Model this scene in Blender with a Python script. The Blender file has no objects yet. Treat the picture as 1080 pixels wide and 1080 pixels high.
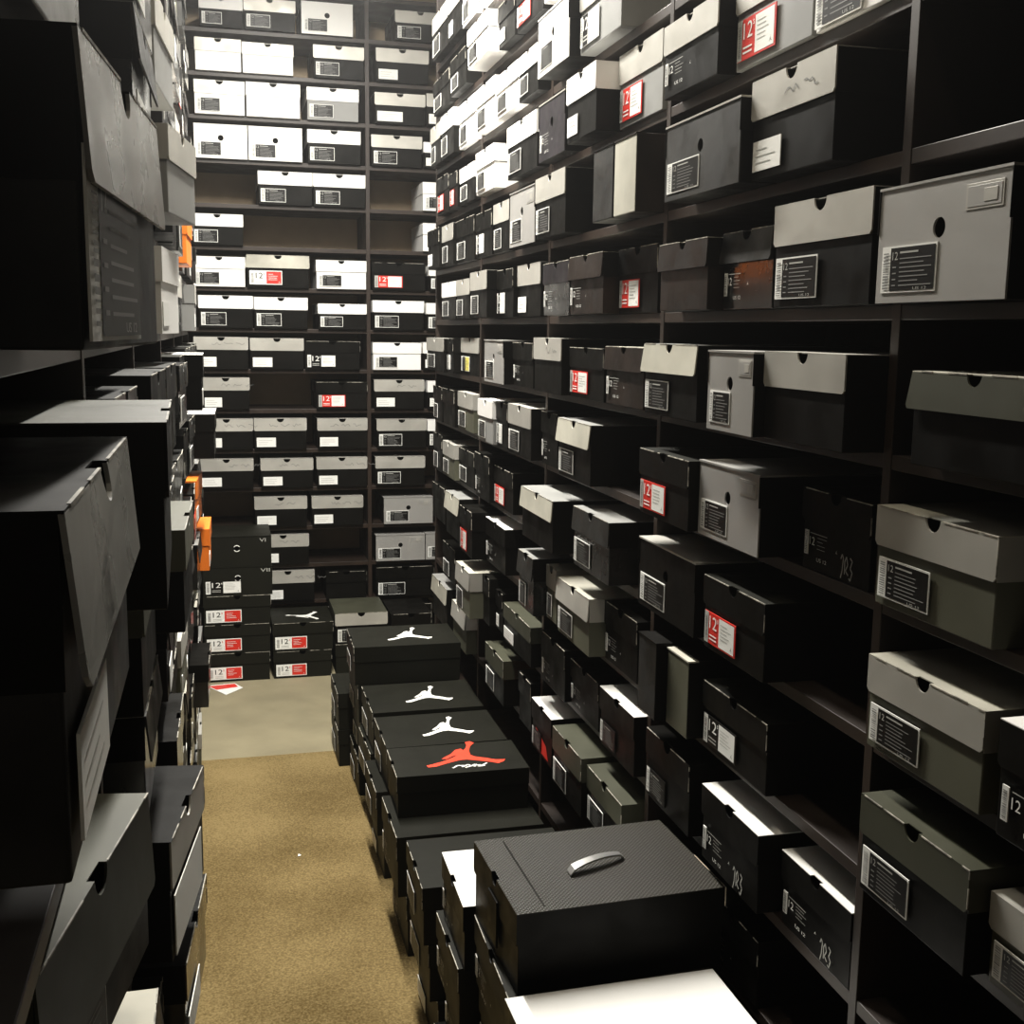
import bpy, bmesh, math, random
from mathutils import Vector, Matrix
C = bpy.context.scene.collection
R = math.radians
FL, TOP = -1.61, 1.75          # floor and ceiling heights, eye level is 0

# ------------------------------------------------------------------ materials
MATS = {}
def mat(name, col, rough=.5, spec=.5, metal=0., coat=0., noise=0., nscale=30., col2=None, bump=0., bscale=200., scuff=0., emit=None):
    if name in MATS: return MATS[name]
    m = bpy.data.materials.new(name); m.use_nodes = True
    nt = m.node_tree; b = nt.nodes['Principled BSDF']
    b.inputs['Base Color'].default_value = (*col, 1)
    b.inputs['Roughness'].default_value = rough
    b.inputs['Specular IOR Level'].default_value = spec
    b.inputs['Metallic'].default_value = metal
    b.inputs['Coat Weight'].default_value = coat
    b.inputs['Coat Roughness'].default_value = .12
    tc = nt.nodes.new('ShaderNodeTexCoord')
    oi = nt.nodes.new('ShaderNodeObjectInfo')
    ad = nt.nodes.new('ShaderNodeVectorMath'); ad.operation = 'ADD'
    sc = nt.nodes.new('ShaderNodeVectorMath'); sc.operation = 'SCALE'; sc.inputs['Scale'].default_value = 7.
    cb = nt.nodes.new('ShaderNodeCombineXYZ')
    for k in 'XYZ': nt.links.new(oi.outputs['Random'], cb.inputs[k])
    nt.links.new(cb.outputs[0], sc.inputs[0])
    nt.links.new(tc.outputs['Object'], ad.inputs[0]); nt.links.new(sc.outputs[0], ad.inputs[1])
    if noise > 0 or col2:
        n = nt.nodes.new('ShaderNodeTexNoise'); n.inputs['Scale'].default_value = nscale; n.inputs['Detail'].default_value = 5
        nt.links.new(ad.outputs[0], n.inputs['Vector'])
        r = nt.nodes.new('ShaderNodeValToRGB')
        c2 = col2 or tuple(min(1, c*(1+noise)) for c in col)
        c1 = col if col2 else tuple(c*(1-noise) for c in col)
        r.color_ramp.elements[0].position = .35; r.color_ramp.elements[0].color = (*c1, 1)
        r.color_ramp.elements[1].position = .68; r.color_ramp.elements[1].color = (*c2, 1)
        nt.links.new(n.outputs['Fac'], r.inputs[0]); nt.links.new(r.outputs[0], b.inputs['Base Color'])
    if scuff > 0:      # worn gloss: patches of rougher card
        n2 = nt.nodes.new('ShaderNodeTexNoise'); n2.inputs['Scale'].default_value = 14; n2.inputs['Detail'].default_value = 6
        nt.links.new(ad.outputs[0], n2.inputs['Vector'])
        mr = nt.nodes.new('ShaderNodeMapRange'); mr.inputs['From Min'].default_value = .3; mr.inputs['From Max'].default_value = .7
        mr.inputs['To Min'].default_value = rough; mr.inputs['To Max'].default_value = min(1, rough+scuff)
        nt.links.new(n2.outputs['Fac'], mr.inputs['Value']); nt.links.new(mr.outputs[0], b.inputs['Roughness'])
    if bump > 0:
        n3 = nt.nodes.new('ShaderNodeTexNoise'); n3.inputs['Scale'].default_value = bscale; n3.inputs['Detail'].default_value = 4
        nt.links.new(ad.outputs[0], n3.inputs['Vector'])
        bp = nt.nodes.new('ShaderNodeBump'); bp.inputs['Strength'].default_value = bump; bp.inputs['Distance'].default_value = .002
        nt.links.new(n3.outputs['Fac'], bp.inputs['Height']); nt.links.new(bp.outputs[0], b.inputs['Normal'])
    if emit:
        b.inputs['Emission Color'].default_value = (*emit[0], 1); b.inputs['Emission Strength'].default_value = emit[1]
    MATS[name] = m
    return m

BLACK = mat('black_card', (.0034, .0031, .0024), .34, .09, noise=.25, nscale=9, scuff=.25, bump=.15, bscale=25)
GLOSS = mat('glossy_black_card', (.006, .006, .0055), .2, .6, coat=.5, noise=.3, nscale=9, scuff=.22, bump=.5, bscale=14)
MATTE = mat('matte_black_card', (.0072, .0072, .0046), .5, .15, noise=.12, nscale=9, scuff=.1)
SILVER = mat('silver_card', (.47, .455, .41), .40, .4, metal=.4, noise=.10, nscale=8, scuff=.15)
GREYMET = mat('metallic_grey_card', (.40, .39, .37), .38, .5, metal=.4, noise=.05, nscale=8, scuff=.12)
CREAM = mat('pale_worn_card', (.42, .405, .34), .5, .3, noise=.22, nscale=6, scuff=.2)
WHITE = mat('white_card', (.80, .79, .76), .42, .4, noise=.03, nscale=6)
OLIVE = mat('olive_grey_card', (.082, .082, .055), .45, .4, noise=.12, nscale=7, scuff=.15)
MOTTLE = mat('grey_card_painted_reflections', (.10, .10, .09), .12, .6, noise=0, col2=(.30, .295, .27), nscale=7, scuff=.3, bump=.5, bscale=16)  # grey gloss card; pale mottling paints in blurred reflections
DKOLIVE = mat('dark_olive_card', (.046, .047, .031), .42, .3, noise=.15, nscale=7, scuff=.15)
GREY = mat('mid_grey_card', (.22, .22, .21), .42, .45, noise=.12, nscale=7, scuff=.15)
BROWN = mat('dark_brown_card', (.014, .0088, .0062), .3, .25, noise=.35, nscale=11, scuff=.3, bump=.2, bscale=40)
PURPLE = mat('dark_purple_card', (.015, .012, .015), .3, .25, noise=.4, nscale=12, scuff=.3, bump=.2, bscale=40)
DUST = mat('scuffed_black_card', (.006, .0055, .0045), .34, .3, noise=0, nscale=10, col2=(.026, .025, .022), scuff=.45, bump=.2, bscale=40)
ORANGE = mat('orange_card', (.85, .20, .02), .45, .4, noise=.05, nscale=6)
DARK = mat('painted_hollow_shade', (.004, .004, .004), .9, .1)  # near-black colour standing in for shade inside holes and notches
INK = mat('label_black', (.006, .0055, .005), .4, .2)
PAPER = mat('label_white', (.80, .80, .76), .5, .3)
TEXTG = mat('label_grey_print', (.22, .22, .21), .5, .3)
SILV = mat('label_silver_print', (.42, .42, .39), .45, .4)
RED = mat('label_red', (.62, .022, .012), .45)
LOGOW = mat('logo_white', (.85, .85, .80), .5, .3)
LOGOR = mat('logo_red', (.75, .055, .025), .5, .3)
PEN = mat('marker_grey', (.16, .16, .15), .6)
YELL = mat('label_yellow', (.75, .66, .12), .5)
TISSUE = mat('white_tissue', (.85, .84, .8), .7)
METAL = mat('brushed_handle', (.45, .45, .44), .28, .5, metal=.8, scuff=.15)
WEAR = mat('worn_white_edge', (.34, .32, .27), .6, noise=.6, nscale=60)
KRAFT = mat('raw_board_edge', (.6, .52, .38), .7)
WOOD = mat('dark_laminate', (.012, .0068, .0042), .45, .4, noise=.3, nscale=5, scuff=.15)
WOODE = mat('laminate_edge', (.022, .0135, .009), .45, .4, noise=.25, nscale=9)
PANEL = mat('shelf_back_panel', (.46, .36, .25), .7, .2, noise=.12, nscale=4)

# carpet
def carpet():
    m = mat('tan_carpet', (.30, .225, .105), .95, .1)
    nt = m.node_tree; b = nt.nodes['Principled BSDF']
    tc = nt.nodes.new('ShaderNodeTexCoord')
    n = nt.nodes.new('ShaderNodeTexNoise'); n.inputs['Scale'].default_value = 3.; n.inputs['Detail'].default_value = 8
    n2 = nt.nodes.new('ShaderNodeTexNoise'); n2.inputs['Scale'].default_value = 170.; n2.inputs['Detail'].default_value = 3
    for q in (n, n2): nt.links.new(tc.outputs['Object'], q.inputs['Vector'])
    mx = nt.nodes.new('ShaderNodeMath'); mx.operation = 'MULTIPLY_ADD'; mx.inputs[1].default_value = .45
    nt.links.new(n.outputs['Fac'], mx.inputs[0])
    m2 = nt.nodes.new('ShaderNodeMath'); m2.operation = 'MULTIPLY'; m2.inputs[1].default_value = .55
    nt.links.new(n2.outputs['Fac'], m2.inputs[0]); nt.links.new(m2.outputs[0], mx.inputs[2])
    r = nt.nodes.new('ShaderNodeValToRGB')
    r.color_ramp.elements[0].position = .36; r.color_ramp.elements[0].color = (.082, .055, .019, 1)
    r.color_ramp.elements[1].position = .64; r.color_ramp.elements[1].color = (.225, .166, .074, 1)
    nt.links.new(mx.outputs[0], r.inputs[0]); nt.links.new(r.outputs[0], b.inputs['Base Color'])
    bp = nt.nodes.new('ShaderNodeBump'); bp.inputs['Strength'].default_value = .6; bp.inputs['Distance'].default_value = .004
    nt.links.new(n2.outputs['Fac'], bp.inputs['Height']); nt.links.new(bp.outputs[0], b.inputs['Normal'])
    return m
CARPET = carpet()

def weave():
    m = mat('embossed_black_card', (.017, .015, .010), .36, .3)
    nt = m.node_tree; b = nt.nodes['Principled BSDF']
    tc = nt.nodes.new('ShaderNodeTexCoord')
    hs = []
    for ang in (45, -45):
        mp = nt.nodes.new('ShaderNodeMapping'); mp.inputs['Rotation'].default_value = (0, 0, R(ang))
        w = nt.nodes.new('ShaderNodeTexWave'); w.inputs['Scale'].default_value = 55; w.wave_profile = 'SIN'
        nt.links.new(tc.outputs['Object'], mp.inputs[0]); nt.links.new(mp.outputs[0], w.inputs['Vector']); hs.append(w)
    mu = nt.nodes.new('ShaderNodeMath'); mu.operation = 'MULTIPLY'
    nt.links.new(hs[0].outputs['Fac'], mu.inputs[0]); nt.links.new(hs[1].outputs['Fac'], mu.inputs[1])
    bp = nt.nodes.new('ShaderNodeBump'); bp.inputs['Strength'].default_value = .55; bp.inputs['Distance'].default_value = .0018
    nt.links.new(mu.outputs[0], bp.inputs['Height']); nt.links.new(bp.outputs[0], b.inputs['Normal'])
    return m
WEAVE = weave()

# ------------------------------------------------------------------ mesh helper
class MB:
    def __init__(s): s.v = []; s.f = []; s.m = []; s.mats = []
    def mi(s, m):
        if m not in s.mats: s.mats.append(m)
        return s.mats.index(m)
    def poly(s, pts, m):
        i = len(s.v); s.v += [tuple(p) for p in pts]; s.f.append(tuple(range(i, i+len(pts)))); s.m.append(s.mi(m))
    def quads(s, pts, faces, m):
        i = len(s.v); s.v += [tuple(p) for p in pts]; k = s.mi(m)
        for f in faces: s.f.append(tuple(a+i for a in f)); s.m.append(k)
    def box(s, x0, x1, y0, y1, z0, z1, m, top=None, front=None):
        P = [(x0,y0,z0),(x1,y0,z0),(x1,y1,z0),(x0,y1,z0),(x0,y0,z1),(x1,y0,z1),(x1,y1,z1),(x0,y1,z1)]
        s.quads(P, [(0,3,2,1),(1,2,6,5),(2,3,7,6),(3,0,4,7)], m)
        s.quads(P, [(4,5,6,7)], top or m); s.quads(P, [(0,1,5,4)], front or m)
    def prism(s, pts, y0, y1, m):
        """polygon pts in (x, z), counter-clockwise seen from -y, front face at y0"""
        n = len(pts)
        P = [(x, y0, z) for x, z in pts] + [(x, y1, z) for x, z in pts]
        s.quads(P, [tuple(range(n)), tuple(range(2*n-1, n-1, -1))] + [(i, i+n, (i+1) % n+n, (i+1) % n) for i in range(n)], m)
    def build(s, name, parent=None, bevel=0., loc=None):
        me = bpy.data.meshes.new(name); me.from_pydata(s.v, [], s.f)
        for m in s.mats: me.materials.append(m)
        me.polygons.foreach_set('material_index', s.m); me.update()
        bm = bmesh.new(); bm.from_mesh(me)
        bmesh.ops.remove_doubles(bm, verts=bm.verts, dist=1e-6)
        bmesh.ops.recalc_face_normals(bm, faces=bm.faces)
        bm.to_mesh(me); bm.free()
        o = bpy.data.objects.new(name, me); C.objects.link(o)
        if parent: o.parent = parent
        if loc: o.location = loc
        if bevel:
            b = o.modifiers.new('edge', 'BEVEL'); b.width = bevel; b.segments = 2; b.limit_method = 'ANGLE'
        return o

# ------------------------------------------------------------------ print shapes
def text_shape(t, cache={}):
    if t in cache: return cache[t]
    cu = bpy.data.curves.new('t', 'FONT'); cu.body = t; cu.size = 1; cu.resolution_u = 3
    ob = bpy.data.objects.new('t', cu); C.objects.link(ob)
    dg = bpy.context.evaluated_depsgraph_get(); dg.update()
    me = bpy.data.meshes.new_from_object(ob.evaluated_get(dg))
    v = [(a.co.x, a.co.y) for a in me.vertices]; f = [tuple(p.vertices) for p in me.polygons]
    x0 = min(a[0] for a in v); y0 = min(a[1] for a in v); x1 = max(a[0] for a in v); y1 = max(a[1] for a in v)
    v = [((a-x0)/(x1-x0), (b-y0)/(y1-y0)) for a, b in v]
    bpy.data.objects.remove(ob); bpy.data.curves.remove(cu); bpy.data.meshes.remove(me)
    cache[t] = (v, f)
    return cache[t]
def put_text(mb, t, x0, z0, w, h, y, m):
    v, f = text_shape(t)
    mb.quads([(x0+a*w, y, z0+b*h) for a, b in v], f, m)
def rect(mb, x0, z0, w, h, y, m):
    mb.poly([(x0, y, z0), (x0+w, y, z0), (x0+w, y, z0+h), (x0, y, z0+h)], m)
JUMP = [(.0168,.092),(.0277,.098),(.0347,.0839),(.0262,.0691),(.0218,.0577),(.0159,.0304),(.0145,.0025),(.0214,-.0109),(.045,-.0279),(.0586,-.041),(.0785,-.043),(.0731,-.0551),(.0599,-.0662),(.0477,-.0543),(.0238,-.039),(.002,-.0265),(-.0116,-.0274),(-.0325,-.0385),(-.0628,-.0589),(-.079,-.0607),(-.0815,-.0472),(-.0737,-.0451),(-.0468,-.0292),(-.021,-.0058),(-.0128,.006),(-.0222,.0024),(-.0361,-.0143),(-.0464,-.0121),(-.0392,-.0018),(-.0253,.0151),(-.0103,.0441),(.0017,.0497),(.0048,.0368),(.0105,.0478),(.0166,.0695)]
def jumper(mb, cx, cz, s, y, m):
    mb.poly([(cx+a*s, y, cz+b*s) for a, b in JUMP], m)
def jumper_flat(mb, cx, cy, s, z, m, ang=0, sy=1.):
    c, q = math.cos(ang), math.sin(ang)
    mb.poly([(cx+(a*c-b*sy*q)*s, cy+(a*q+b*sy*c)*s, z) for a, b in JUMP], m)
def stroke(mb, pts, wd, y, m):
    for (x0, z0), (x1, z1) in zip(pts, pts[1:]):
        dx, dz = x1-x0, z1-z0; L = math.hypot(dx, dz) or 1; nx, nz = -dz/L*wd/2, dx/L*wd/2
        mb.poly([(x0-nx, y, z0-nz), (x1-nx, y, z1-nz), (x1+nx, y, z1+nz), (x0+nx, y, z0+nz)], m)
def barcode(mb, x0, z0, w, h, y, m, seed, vertical=False):
    r = random.Random(seed); t = 0
    while t < .96:
        a = r.uniform(.015, .05); 
        if vertical: rect(mb, x0+w*t, z0, w*a, h, y, m)
        else: rect(mb, x0, z0+h*t, w, h*min(a, 1-t), y, m)
        t += a+r.uniform(.02, .05)

def make_label(kind, w, h, parent, seed):
    """sticker on the end of a box: local front plane y=0, drawn a hair proud of it"""
    mb = MB(); y = -.0008; y2 = -.0012; y3 = -.0016
    rnd = random.Random(seed)
    base_w, base_h = .49*w, .40*h
    x0 = -w/2+.012; z0 = .012
    def slab(x, z, ww, hh, m): mb.box(x, x+ww, y, .0006, z, z+hh, m)
    if kind in ('K', 'KB', 'KY', 'K2'):
        lw, lh = base_w*.93, base_h
        if kind == 'KB': lw, lh = .58*w, .62*h; z0 = .004; x0 = -w/2+.004
        if kind == 'K2': lw, lh = base_w*.9, .36*h
        slab(x0, z0, lw, lh, PAPER if kind != 'K2' else INK)
        b = .0022
        bx = x0+lw*.17
        if kind == 'K2': rect(mb, x0, z0, lw*.15, lh, y2, PAPER)
        rect(mb, bx, z0+b, x0+lw-b-bx, lh-2*b, y2, YELL if kind == 'KY' else INK)
        if kind == 'KY': rect(mb, bx, z0+b, (x0+lw-b-bx)*.45, lh-2*b, y3, INK)
        barcode(mb, x0+lw*.04, z0+lh*.08, lw*.10, lh*.84, y3, TEXTG, seed)
        put_text(mb, '12', bx+lw*.04, z0+lh*.70, lw*.10, lh*.17, y3, SILV)
        for i in range(4): rect(mb, bx+lw*.05, z0+lh*(.14+.13*i), lw*.07, lh*.028, y3, TEXTG)
        xx = bx+lw*.18; ww = x0+lw-b-xx-lw*.03
        rect(mb, xx, z0+lh*.83, ww*.55, lh*.04, y3, SILV)
        for i in range(7):
            rect(mb, xx, z0+lh*(.14+.095*i), ww*rnd.uniform(.55, .98), lh*.022, y3, TEXTG)
        put_text(mb, 'US 12', xx+ww*.45, z0+lh*.045, ww*.4, lh*.06, y3, SILV)
    elif kind == 'W':
        lw, lh = .36*w, .30*h
        slab(x0, z0, lw, lh, PAPER)
        for i in range(3): rect(mb, x0+lw*.1, z0+lh*(.25+.22*i), lw*rnd.uniform(.4, .75), lh*.035, y2, SILV)
    elif kind == 'WB':
        lw, lh = .80*w, .50*h; z0 = .004
        slab(x0, z0, lw, lh, PAPER)
    elif kind == 'W2':
        lw, lh = .5*w, .32*h
        slab(x0, z0, lw, lh, PAPER)
        for i in range(3): rect(mb, x0+lw*.1, z0+lh*(.25+.22*i), lw*rnd.uniform(.4, .75), lh*.035, y2, SILV)
    elif kind in ('R', 'B', 'WR', 'B2'):
        lw, lh = .52*w, .43*h
        if kind == 'WR': z0 = .09*h
        if kind == 'B2': lw = base_w*.95
        slab(x0, z0, lw, lh, {'R': RED, 'B': INK, 'WR': PAPER, 'B2': PAPER}[kind])
        if kind == 'WR':
            lz = lh
            rect(mb, x0+lw*.52, z0+lh*.06, lw*.455, lh*.88, y2, RED)
            barcode(mb, x0+lw*.05, z0+lh*.12, lw*.08, lh*.72, y2, TEXTG, seed)
            put_text(mb, '12', x0+lw*.19, z0+lh*.44, lw*.22, lh*.40, y2, INK)
            put_text(mb, 's', x0+lw*.43, z0+lh*.68, lw*.035, lh*.14, y2, RED)
            for i in range(2): rect(mb, x0+lw*.19, z0+lh*(.14+.11*i), lw*.24, lh*.035, y2, SILV)
            for i in range(4): rect(mb, x0+lw*.57, z0+lh*(.34+.13*i), lw*rnd.uniform(.15, .3), lh*.03, y3, PAPER)
            jumper(mb, x0+lw*.91, z0+lh*.17, lh*.9, y3, PAPER)
        else:
            rect(mb, x0, z0, lw*.13, lh, y2, SILV if kind == 'R' else PAPER)
            barcode(mb, x0+lw*.03, z0+lh*.1, lw*.07, lh*.8, y3, TEXTG, seed)
            if kind == 'B2': rect(mb, x0+lw*.13, z0, lw*.27, lh, y2, INK)
            rect(mb, x0+lw*.48, z0+lh*.05, lw*.485, lh*.90, y2, PAPER)
            put_text(mb, '12', x0+lw*.17, z0+lh*.50, lw*.24, lh*.40, y3, PAPER)
            put_text(mb, 's', x0+lw*.425, z0+lh*.76, lw*.035, lh*.12, y3, PAPER)
            for i in range(2): rect(mb, x0+lw*.17, z0+lh*(.14+.12*i), lw*.24, lh*.045, y3, SILV if kind != 'R' else PAPER)
            for i in range(5): rect(mb, x0+lw*.53, z0+lh*(.33+.11*i), lw*rnd.uniform(.2, .36), lh*.022, y3, SILV)
            jumper(mb, x0+lw*.89, z0+lh*.20, lh*.9, y3, TEXTG)
    elif kind in ('T', 'T7'):
        lh = .30*h
        slab(x0, z0+.01, .055*w, lh, PAPER)
        barcode(mb, x0+.008*w, z0+.01+lh*.06, .036*w, lh*.88, y2, TEXTG, seed)
        put_text(mb, '12', x0+.085*w, z0+.01+lh*.45, .075*w, .10*h, y2, PAPER)
        rect(mb, x0+.085*w, z0+.01+lh*.92, .26*w, .009*h, y2, SILV)
        for i in range(4): rect(mb, x0+.20*w, z0+.012+lh*(.28+.15*i), .16*w*rnd.uniform(.5, 1), .006*h, y2, SILV)
        put_text(mb, 'US 12', x0+.20*w, z0+.004, .15*w, .045*h, y2, PAPER)
        jumper(mb, x0+.49*w, z0+.012+lh*.42, .26*h, y2, PAPER)
    lb = mb.build('label', parent)
    if kind == 'T7':
        mb = MB(); a = .62*w-w/2; s = .30*h; zz = .05*h
        for k, pts in enumerate([[(0,.75),(.12,.95),(.25,.8),(.18,.3),(.05,0)], [(.42,.2),(.4,.7),(.55,.9),(.7,.6),(.5,.35),(.78,.2)], [(.9,.9),(1.12,.8),(.95,.5),(1.15,.35),(1.0,.02),(.85,.1)]]):
            stroke(mb, [(a+x*s*.75, zz+z*s) for x, z in pts], .0022, y, SILV)
        mb.build('handwriting', parent)
    return lb

def arc(cx, cz, r, a0, a1, n):
    return [(cx+r*math.cos(R(a0+(a1-a0)*i/n)), cz+r*math.sin(R(a0+(a1-a0)*i/n))) for i in range(n+1)]

def front_panel(mb, x0, x1, z0, z1, y0, y1, m, notch=0., hole=None, skew=(0, 0), corner=0.):
    """lid flap or box end with a half-round finger notch in its top edge or a round hole"""
    if hole:
        cx, cz, r = hole; N = 24
        out = []
        for i in range(N):
            a = 2*math.pi*i/N; dx, dz = math.cos(a), math.sin(a)
            t = min(((x1-cx)/dx if dx > 1e-6 else 9), ((x0-cx)/dx if dx < -1e-6 else 9), ((z1-cz)/dz if dz > 1e-6 else 9), ((z0-cz)/dz if dz < -1e-6 else 9))
            out.append((cx+dx*t, cz+dz*t))
        # snap the corners
        for X, Z in ((x0, z0), (x1, z0), (x0, z1), (x1, z1)):
            j = min(range(N), key=lambda k: (out[k][0]-X)**2+(out[k][1]-Z)**2); out[j] = (X, Z)
        inn = [(cx+r*math.cos(2*math.pi*i/N), cz+r*math.sin(2*math.pi*i/N)) for i in range(N)]
        P = [(a, y0, b) for a, b in out]+[(a, y0, b) for a, b in inn]+[(a, y1, b) for a, b in inn]+[(a, y1, b) for a, b in out]
        F = []
        for i in range(N):
            j = (i+1) % N
            F += [(i, j, N+j, N+i), (N+i, N+j, 2*N+j, 2*N+i), (2*N+i, 2*N+j, 3*N+j, 3*N+i), (3*N+i, 3*N+j, j, i)]
        mb.quads(P, F, m)
        return
    cx = (x0+x1)/2
    c = corner
    pts = [(x0+skew[0]+c, z0), (x1+skew[1]-c, z0), (x1+skew[1]*.7, z0+c), (x1, z1)]
    if notch: pts += arc(cx, z1, notch, 0, -180, 10)
    pts += [(x0, z1), (x0+skew[0]*.7, z0+c)]
    q = []
    for a in pts:
        if not q or abs(a[0]-q[-1][0])+abs(a[1]-q[-1][1]) > 1e-5: q.append(a)
    mb.prism(q, y0, y1, m)

# style: base, lid front, lid side, lid top, lid fraction, notch colour, options
ST = {
 'JB': dict(b=BLACK, f=BLACK, s=BLACK, t=BLACK, what='plain black shoebox'),
 'JG': dict(b=GLOSS, f=GLOSS, s=BLACK, t=BLACK, what='glossy black shoebox'),
 'JBW': dict(b=BLACK, f=BLACK, s=BLACK, t=WHITE, what='black shoebox with white top'),
 'JB2': dict(b=MATTE, f=MATTE, s=MATTE, t=MATTE, what='matte black shoebox'),
 'JB3': dict(b=MATTE, f=BLACK, s=MATTE, t=DKOLIVE, what='black shoebox with dusty top'),  # lid top dark olive, the rest black
 'JL': dict(b=BLACK, f=BLACK, s=BLACK, t=MATTE, what='black shoebox with black lid'),
 'JL2': dict(b=MATTE, f=MATTE, s=MATTE, t=MATTE, what='wide matte black shoebox'),
 'JMR': dict(b=MATTE, f=MATTE, s=MATTE, t=MATTE, logo='R', what='black shoebox with red leaping-figure logo'),
 'JM3': dict(b=MATTE, f=MATTE, s=MATTE, t=MATTE, logo='W', what='black shoebox with white leaping-figure logo'),
 'JM': dict(b=MATTE, f=MATTE, s=MATTE, t=MATTE, logo='S', what='black shoebox with sideways white figure logo'),
 'VI': dict(b=MATTE, f=MATTE, s=MATTE, t=MATTE, hole=1, num='VII', what='black drawer box with round hole'),
 'VI6': dict(b=MATTE, f=MATTE, s=MATTE, t=MATTE, hole=1, num='VI', what='black drawer box with round hole'),
 'SL': dict(b=BLACK, f=SILVER, s=BLACK, t=SILVER, what='black shoebox with silver lid'),
 'SLX': dict(b=BLACK, f=SILVER, s=BLACK, t=SILVER, pen=1, what='black shoebox with scribbled silver lid'),
 'SLG': dict(b=GREY, f=SILVER, s=SILVER, t=SILVER, what='grey shoebox with silver lid'),
 'SG': dict(b=OLIVE, f=SILVER, s=SILVER, t=SILVER, what='olive shoebox with silver lid'),
 'WL': dict(b=BLACK, f=WHITE, s=WHITE, t=WHITE, what='black shoebox with white lid'),
 'WG': dict(b=GREY, f=WHITE, s=WHITE, t=WHITE, what='grey shoebox with white lid'),
 'GW': dict(b=WHITE, f=SILVER, s=SILVER, t=SILVER, what='white shoebox with grey lid'),
 'GL': dict(b=GREY, f=SILVER, s=GREY, t=SILVER, what='grey shoebox with silver lid'),
 'WW': dict(b=WHITE, f=WHITE, s=WHITE, t=WHITE, what='white shoebox'),
 'WT': dict(b=BLACK, f=BLACK, s=BLACK, t=WHITE, what='black shoebox with bright white top'),
 'WT2': dict(b=BLACK, f=BLACK, s=BLACK, t=WHITE, what='black shoebox with white top'),
 'CL': dict(b=BLACK, f=CREAM, s=BLACK, t=GREY, sk=1, what='black shoebox with creased pale lid'),
 'CG': dict(b=OLIVE, f=SILVER, s=SILVER, t=CREAM, sk=1, what='olive shoebox with pale lid'),
 'CK': dict(b=BLACK, f=CREAM, s=BLACK, t=CREAM, sk=1, what='black shoebox with crumpled silver lid'),
 'OG': dict(b=OLIVE, f=SILVER, s=SILVER, t=CREAM, what='olive-grey shoebox with silver-grey lid'),
 'OL': dict(b=BLACK, f=DKOLIVE, s=DKOLIVE, t=DKOLIVE, wear=1, what='black shoebox with olive lid'),
 'OLS': dict(b=BLACK, f=SILVER, s=DKOLIVE, t=DKOLIVE, what='black shoebox with olive-topped silver lid'),
 'OB': dict(b=BLACK, f=DKOLIVE, s=BLACK, t=CREAM, sk=1, what='black shoebox with dark olive flap'),
 'BR': dict(b=BROWN, f=BROWN, s=BLACK, t=CREAM, sk=1, what='dark brown shoebox'),
 'PU': dict(b=GLOSS, f=PURPLE, s=BLACK, t=CREAM, what='black shoebox with purplish lid'),
 'PR': dict(b=PURPLE, f=PURPLE, s=BLACK, t=SILVER, hole=1, what='dark printed drawer box with round hole'),
 'DS': dict(b=GLOSS, f=DUST, s=BLACK, t=GREY, sk=1, what='black shoebox with scuffed lid'),
 'RD': dict(b=BLACK, f=BLACK, s=BLACK, t=WHITE, red=1, what='black shoebox with red patch and white top'),
 'GH': dict(b=GREYMET, f=GREYMET, s=BLACK, t=GREYMET, hole=1, patch=1, what='silver-grey drawer box with round hole'),
 'WH': dict(b=WHITE, f=WHITE, s=BLACK, t=WHITE, hole=1, what='white drawer box with round hole'),
 'DH': dict(b=DUST, f=DUST, s=BLACK, t=SILVER, hole=1, what='large scuffed black box with round hole'),
 'BH': dict(b=BLACK, f=BLACK, s=BLACK, t=SILVER, hole=1, what='plain black drawer box with small hole'),
 'NB': dict(b=DUST, f=DUST, s=BLACK, t=BLACK, plain=1, what='narrow dark box stood on its side'),
 'NC': dict(b=CREAM, f=CREAM, s=BROWN, t=BROWN, plain=1, what='narrow cream-fronted brown box'),
 'NO': dict(b=OLIVE, f=OLIVE, s=BLACK, t=CREAM, plain=1, what='narrow olive-fronted box'),
 'HB': dict(b=BLACK, f=BLACK, s=BLACK, t=WEAVE, handle=1, what='black box with embossed top'),
 'LS': dict(b=DUST, f=MOTTLE, s=BLACK, t=BLACK, flare=.004, what='glossy grey-flapped shoebox'),
 'LS2': dict(b=DUST, f=MOTTLE, s=BLACK, t=BLACK, flare=.011, what='black shoebox with bulging grey flap'),
 'LO': dict(b=BLACK, f=DKOLIVE, s=DKOLIVE, t=OLIVE, flare=.004, what='black shoebox with olive lid'),
 'SB': dict(b=BLACK, f=SILVER, s=BLACK, t=BLACK, what='tall black shoebox with silver front flap'),
 'GO': dict(b=BLACK, f=OLIVE, s=OLIVE, t=OLIVE, what='black shoebox with grey-olive lid'),
 'OR': dict(b=ORANGE, f=ORANGE, s=ORANGE, t=ORANGE, what='bright orange shoebox'),
}

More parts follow.
